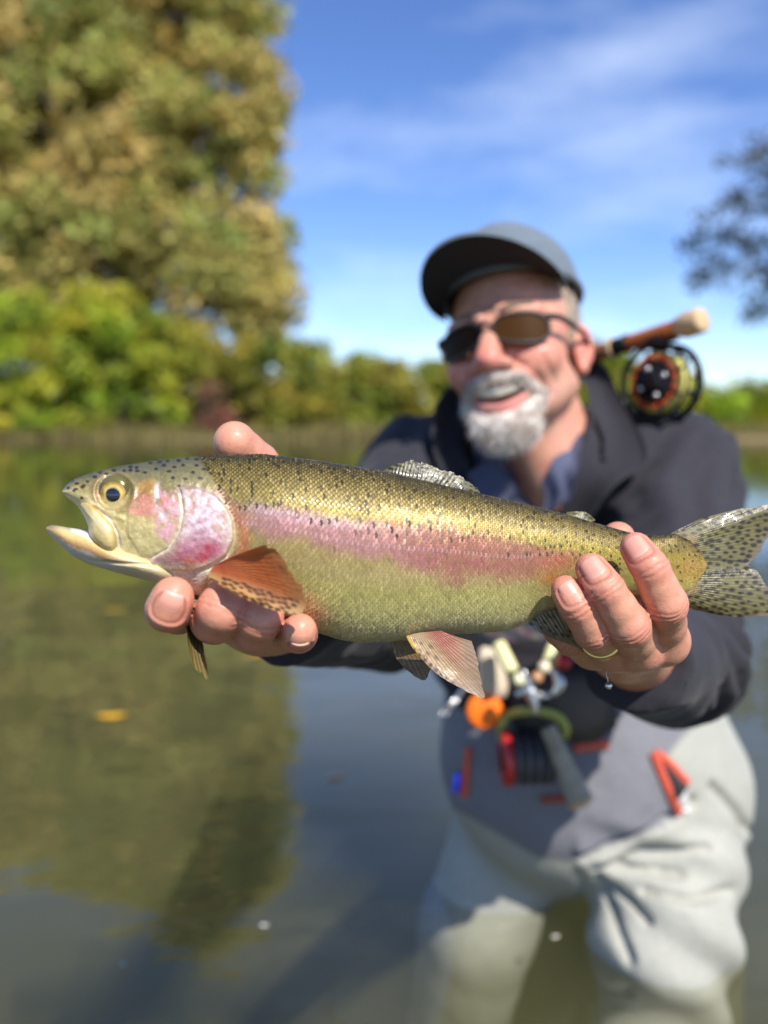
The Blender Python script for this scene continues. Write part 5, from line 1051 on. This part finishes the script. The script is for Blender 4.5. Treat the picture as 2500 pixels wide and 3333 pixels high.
# ------------------------------------------------------------------ tools hanging at his chest
JV = verts_of(jacket)
def dep(u, v, lift=.012): return min(front(WV, u, v, 0), front(JV, u, v, 0)) - lift
def K(u, v, lift=.012): return C(u, v, dep(u, v, lift))
up_, rt_, fw_ = np.array((0, 0, 1.)), np.array((1., 0, 0)), np.array((0, -1., 0))
pack = MB(); pc = K(1835, 2285, .008); pack.box(pc, rt_ * .062, up_ * .046, fw_ * .016, bev=.42); o = pack.out('chest_pack', M_black); tag(o, 'small black chest pack behind the hanging tools', 'pack')
def pdep(u, v, lift): return C(u, v, min(dep(u, v, 0), pc[1] - .018 if 1660 < u < 2000 and 2150 < v < 2420 else 9) - lift)
c_ = pdep(1577, 2314, .045); mb = MB(); mb.lathe(c_ - fw_ * .006, c_ + fw_, [(0, 0), (0, .018), (.002, .0212), (.006, .0225), (.010, .0212), (.012, .017), (.0125, .004), (.0125, 0)], 36)
tag(mb.out('strike_indicator', material('orange_foam', base=tuple(S(246, 116, 12)), rough=.5)), 'round bright orange foam indicator hanging at the waist', 'float')
sp = thing('tippet_spools', W(pdep(1720, 2460, .03)), 'stack of black line spools with a red rim, hanging by the grey handle', 'spool')
a_, b_ = pdep(1640, 2468, .045), pdep(1800, 2462, .030); ax = (b_ - a_) / np.linalg.norm(b_ - a_); Lk = np.linalg.norm(b_ - a_); rr_ = 90 * a_[1] / F
mb = MB(); mb.lathe(a_, b_, [(-.003, rr_ * .5), (-.003, rr_ * .92), (0, rr_), (.006, rr_), (.008, rr_ * .95), (.008, rr_ * .5)], 36); mb.out('red_rim', material('red_plastic', base=tuple(S(178, 40, 40)), rough=.35), sp)
M_sp = material('grey_spool_line', base=tuple(S(84, 88, 98)), rough=.45)
for k in range(4):
    t0 = .009 + k * (Lk - .012) / 4; wd_ = (Lk - .012) / 4; mb = MB(); mb.lathe(a_ + ax * t0, b_ + ax, [(0, rr_ * .3), (0, rr_ * .95), (wd_ * .25, rr_ * .95), (wd_ * .3, rr_ * .86), (wd_ * .7, rr_ * .86), (wd_ * .75, rr_ * .95), (wd_ * .96, rr_ * .95), (wd_ * .96, rr_ * .3)], 36); s_ = mb.out('spool', M_black, sp)
    mb = MB(); mb.lathe(a_ + ax * t0, b_ + ax, [(wd_ * .32, rr_ * .86), (wd_ * .36, rr_ * .90), (wd_ * .64, rr_ * .90), (wd_ * .68, rr_ * .86)], 36); mb.out('line', M_sp, s_)
hd_ = thing('net_handle', W(pdep(1890, 2615, .03)), 'tapered grey handle with a pale end, hanging beside the black spools', 'handle')
a_, b_ = pdep(1782, 2366, .050), pdep(1888, 2606, .050); sdv = np.cross(b_ - a_, fw_); sdv /= np.linalg.norm(sdv); k = np.linspace(0, 1, 12); wd_ = np.interp(k, [0, .3, 1], [.009, .010, .0155]); th_ = np.arange(20) / 20 * 2 * np.pi
V = np.array([[a_ + (b_ - a_) * t + sdv * w_ * math.cos(x) + fw_ * w_ * .62 * math.sin(x) for x in th_] for t, w_ in zip(k, wd_)]); mb = MB(); mb.add(V, grid_faces(12, 20, True)); mb.out('grip', material('grey_wood', base=tuple(S(140, 136, 126)), rough=.6, var=.25, var_scale=50), hd_)
dv = (b_ - a_) / np.linalg.norm(b_ - a_); V = np.array([[b_ + dv * t + sdv * w_ * math.cos(x) + fw_ * w_ * .62 * math.sin(x) for x in th_] for t, w_ in ((-.002, .0158), (.004, .0158), (.007, .013), (.0075, .0))]); mb = MB(); mb.add(V, grid_faces(4, 20, True)); mb.out('end_cap', M_cork, hd_)
mb = MB(); mb.tube(smooth_poly([pdep(1634, 2410, .03), pdep(1632, 2360, .035), pdep(1660, 2325, .035), pdep(1740, 2314, .038), pdep(1810, 2330, .036), pdep(1840, 2365, .03), pdep(1838, 2396, .02)], 30), .0052, 10); tag(mb.out('lanyard', material('olive_cord', base=tuple(S(168, 170, 84)), rough=.7, bump=((600, .6, .001),))), 'olive-yellow cord looped over the hanging spools', 'cord')
M_foam = material('cream_foam', base=tuple(S(226, 222, 168)), rough=.7)
for (u0, v0, u1, v1), lab in (((1622, 2096, 1668, 2188), 'pale yellow foam tube hanging next to the beige pad'), ((1808, 2100, 1786, 2160), 'pale yellow foam tube hanging beside the red bead')):
    mb = MB(); a_, b_ = pdep(u0, v0, .03), pdep(u1, v1, .03); n_ = np.linalg.norm(b_ - a_); mb.lathe(a_, b_, [(0, 0), (0, .007), (.002, .0085), (n_ - .002, .0085), (n_, .007), (n_, 0)], 18); tag(mb.out('foam_tube', M_foam), lab, 'tube', 'foam tubes on the lanyard')
pp = smooth_poly([(1566, 2110), (1612, 2120), (1648, 2200), (1652, 2262), (1600, 2275), (1556, 2262), (1552, 2180)], 40, True); cen = pp.mean(0); rr_ = np.linspace(0, 1, 8)[:, None]; d0 = pdep(1600, 2200, .02)[1]
V = C(cen[0] + (pp[None, :, 0] - cen[0]) * rr_, cen[1] + (pp[None, :, 1] - cen[1]) * rr_, d0 - .010 * np.sqrt(np.clip(1 - rr_ ** 3, 0, 1)) + 0 * pp[None, :, 0]); mb = MB(); mb.add(V, grid_faces(8, 40, True)[:, ::-1]); mb.add(V * np.array((1, 0, 1)) + np.array((0, d0 + .002, 0)), grid_faces(8, 40, True)); tag(mb.out('fly_patch', material('beige_fleece', base=tuple(S(206, 190, 168)), rough=.9, sheen=.4, bump=((300, .8, .003),))), 'beige fleece pad behind the trout\'s belly fin', 'pad')
hm = thing('line_clamp', W(pdep(1730, 2290, .045)), 'silver clamp with crossed jaws hanging over the spools', 'clamp')
for pts_ in ([(1700, 2180), (1722, 2230), (1738, 2290), (1742, 2325)], [(1790, 2262), (1750, 2262), (1716, 2246), (1680, 2262)], [(1800, 2180), (1822, 2225), (1800, 2262)]):
    mb = MB(); mb.tube(smooth_poly([pdep(x, y, .048) for x, y in pts_], 14), np.interp(np.arange(14), [0, 7, 13], [.0035, .0065, .0028]), 10); mb.out('jaw', M_silver, hm)
for u, v, r, lab, col in ((1835, 2154, .0088, 'glossy red bead beside the tail hand', S(206, 28, 40)), (1690, 2212, .0078, 'cream bead under the pale yellow tube', S(226, 222, 186)), (1748, 2205, .0070, 'tan bead hanging among the silver clamps', S(186, 140, 104)), (1772, 2172, .0074, 'cream bead above the tan bead', S(222, 214, 190))):
    mb = MB(); c_ = pdep(u, v, .045); k = np.linspace(0, np.pi, 12); mb.lathe(c_ - up_ * r, c_ + up_, [(r * (1 - math.cos(x)), max(r * math.sin(x), .0012)) for x in k], 20); tag(mb.out('lanyard_bead', material('bead_' + lab.split()[0] + lab.split()[1], base=tuple(col), rough=.3, coat=.3)), lab, 'bead', 'beads on the lanyard')
fc = thing('forceps', W(pdep(1478, 2290, .02)), 'thin silver forceps sticking out at the man\'s side', 'forceps')
for dx in (-5, 5):
    mb = MB(); mb.tube(smooth_poly([pdep(1520, 2235, .03), C(1485 + dx, 2275, 1.02), C(1440 + dx * 2, 2330, 1.0)], 12), np.linspace(.003, .0014, 12), 8); mb.out('arm', M_silver, fc)
# a bead of split shot on a wisp of line under the tail hand
bd = thing('split_shot', W(C(1981, 2232, .47)), 'tiny silver split shot dangling on a line under the tail hand', 'weight'); mb = MB(); c_ = C(1981, 2232, .470)
mb.ball(c_, .0020, 14, 20); mb.out('shot', M_silver, bd); mb = MB(); mb.tube(smooth_poly([C(1970, 2165, .474), C(1974, 2195, .471), C(1980, 2222, .470)], 10), .00032, 6); mb.out('line', material('clear_line', base=(.6, .62, .64), rough=.2), bd)
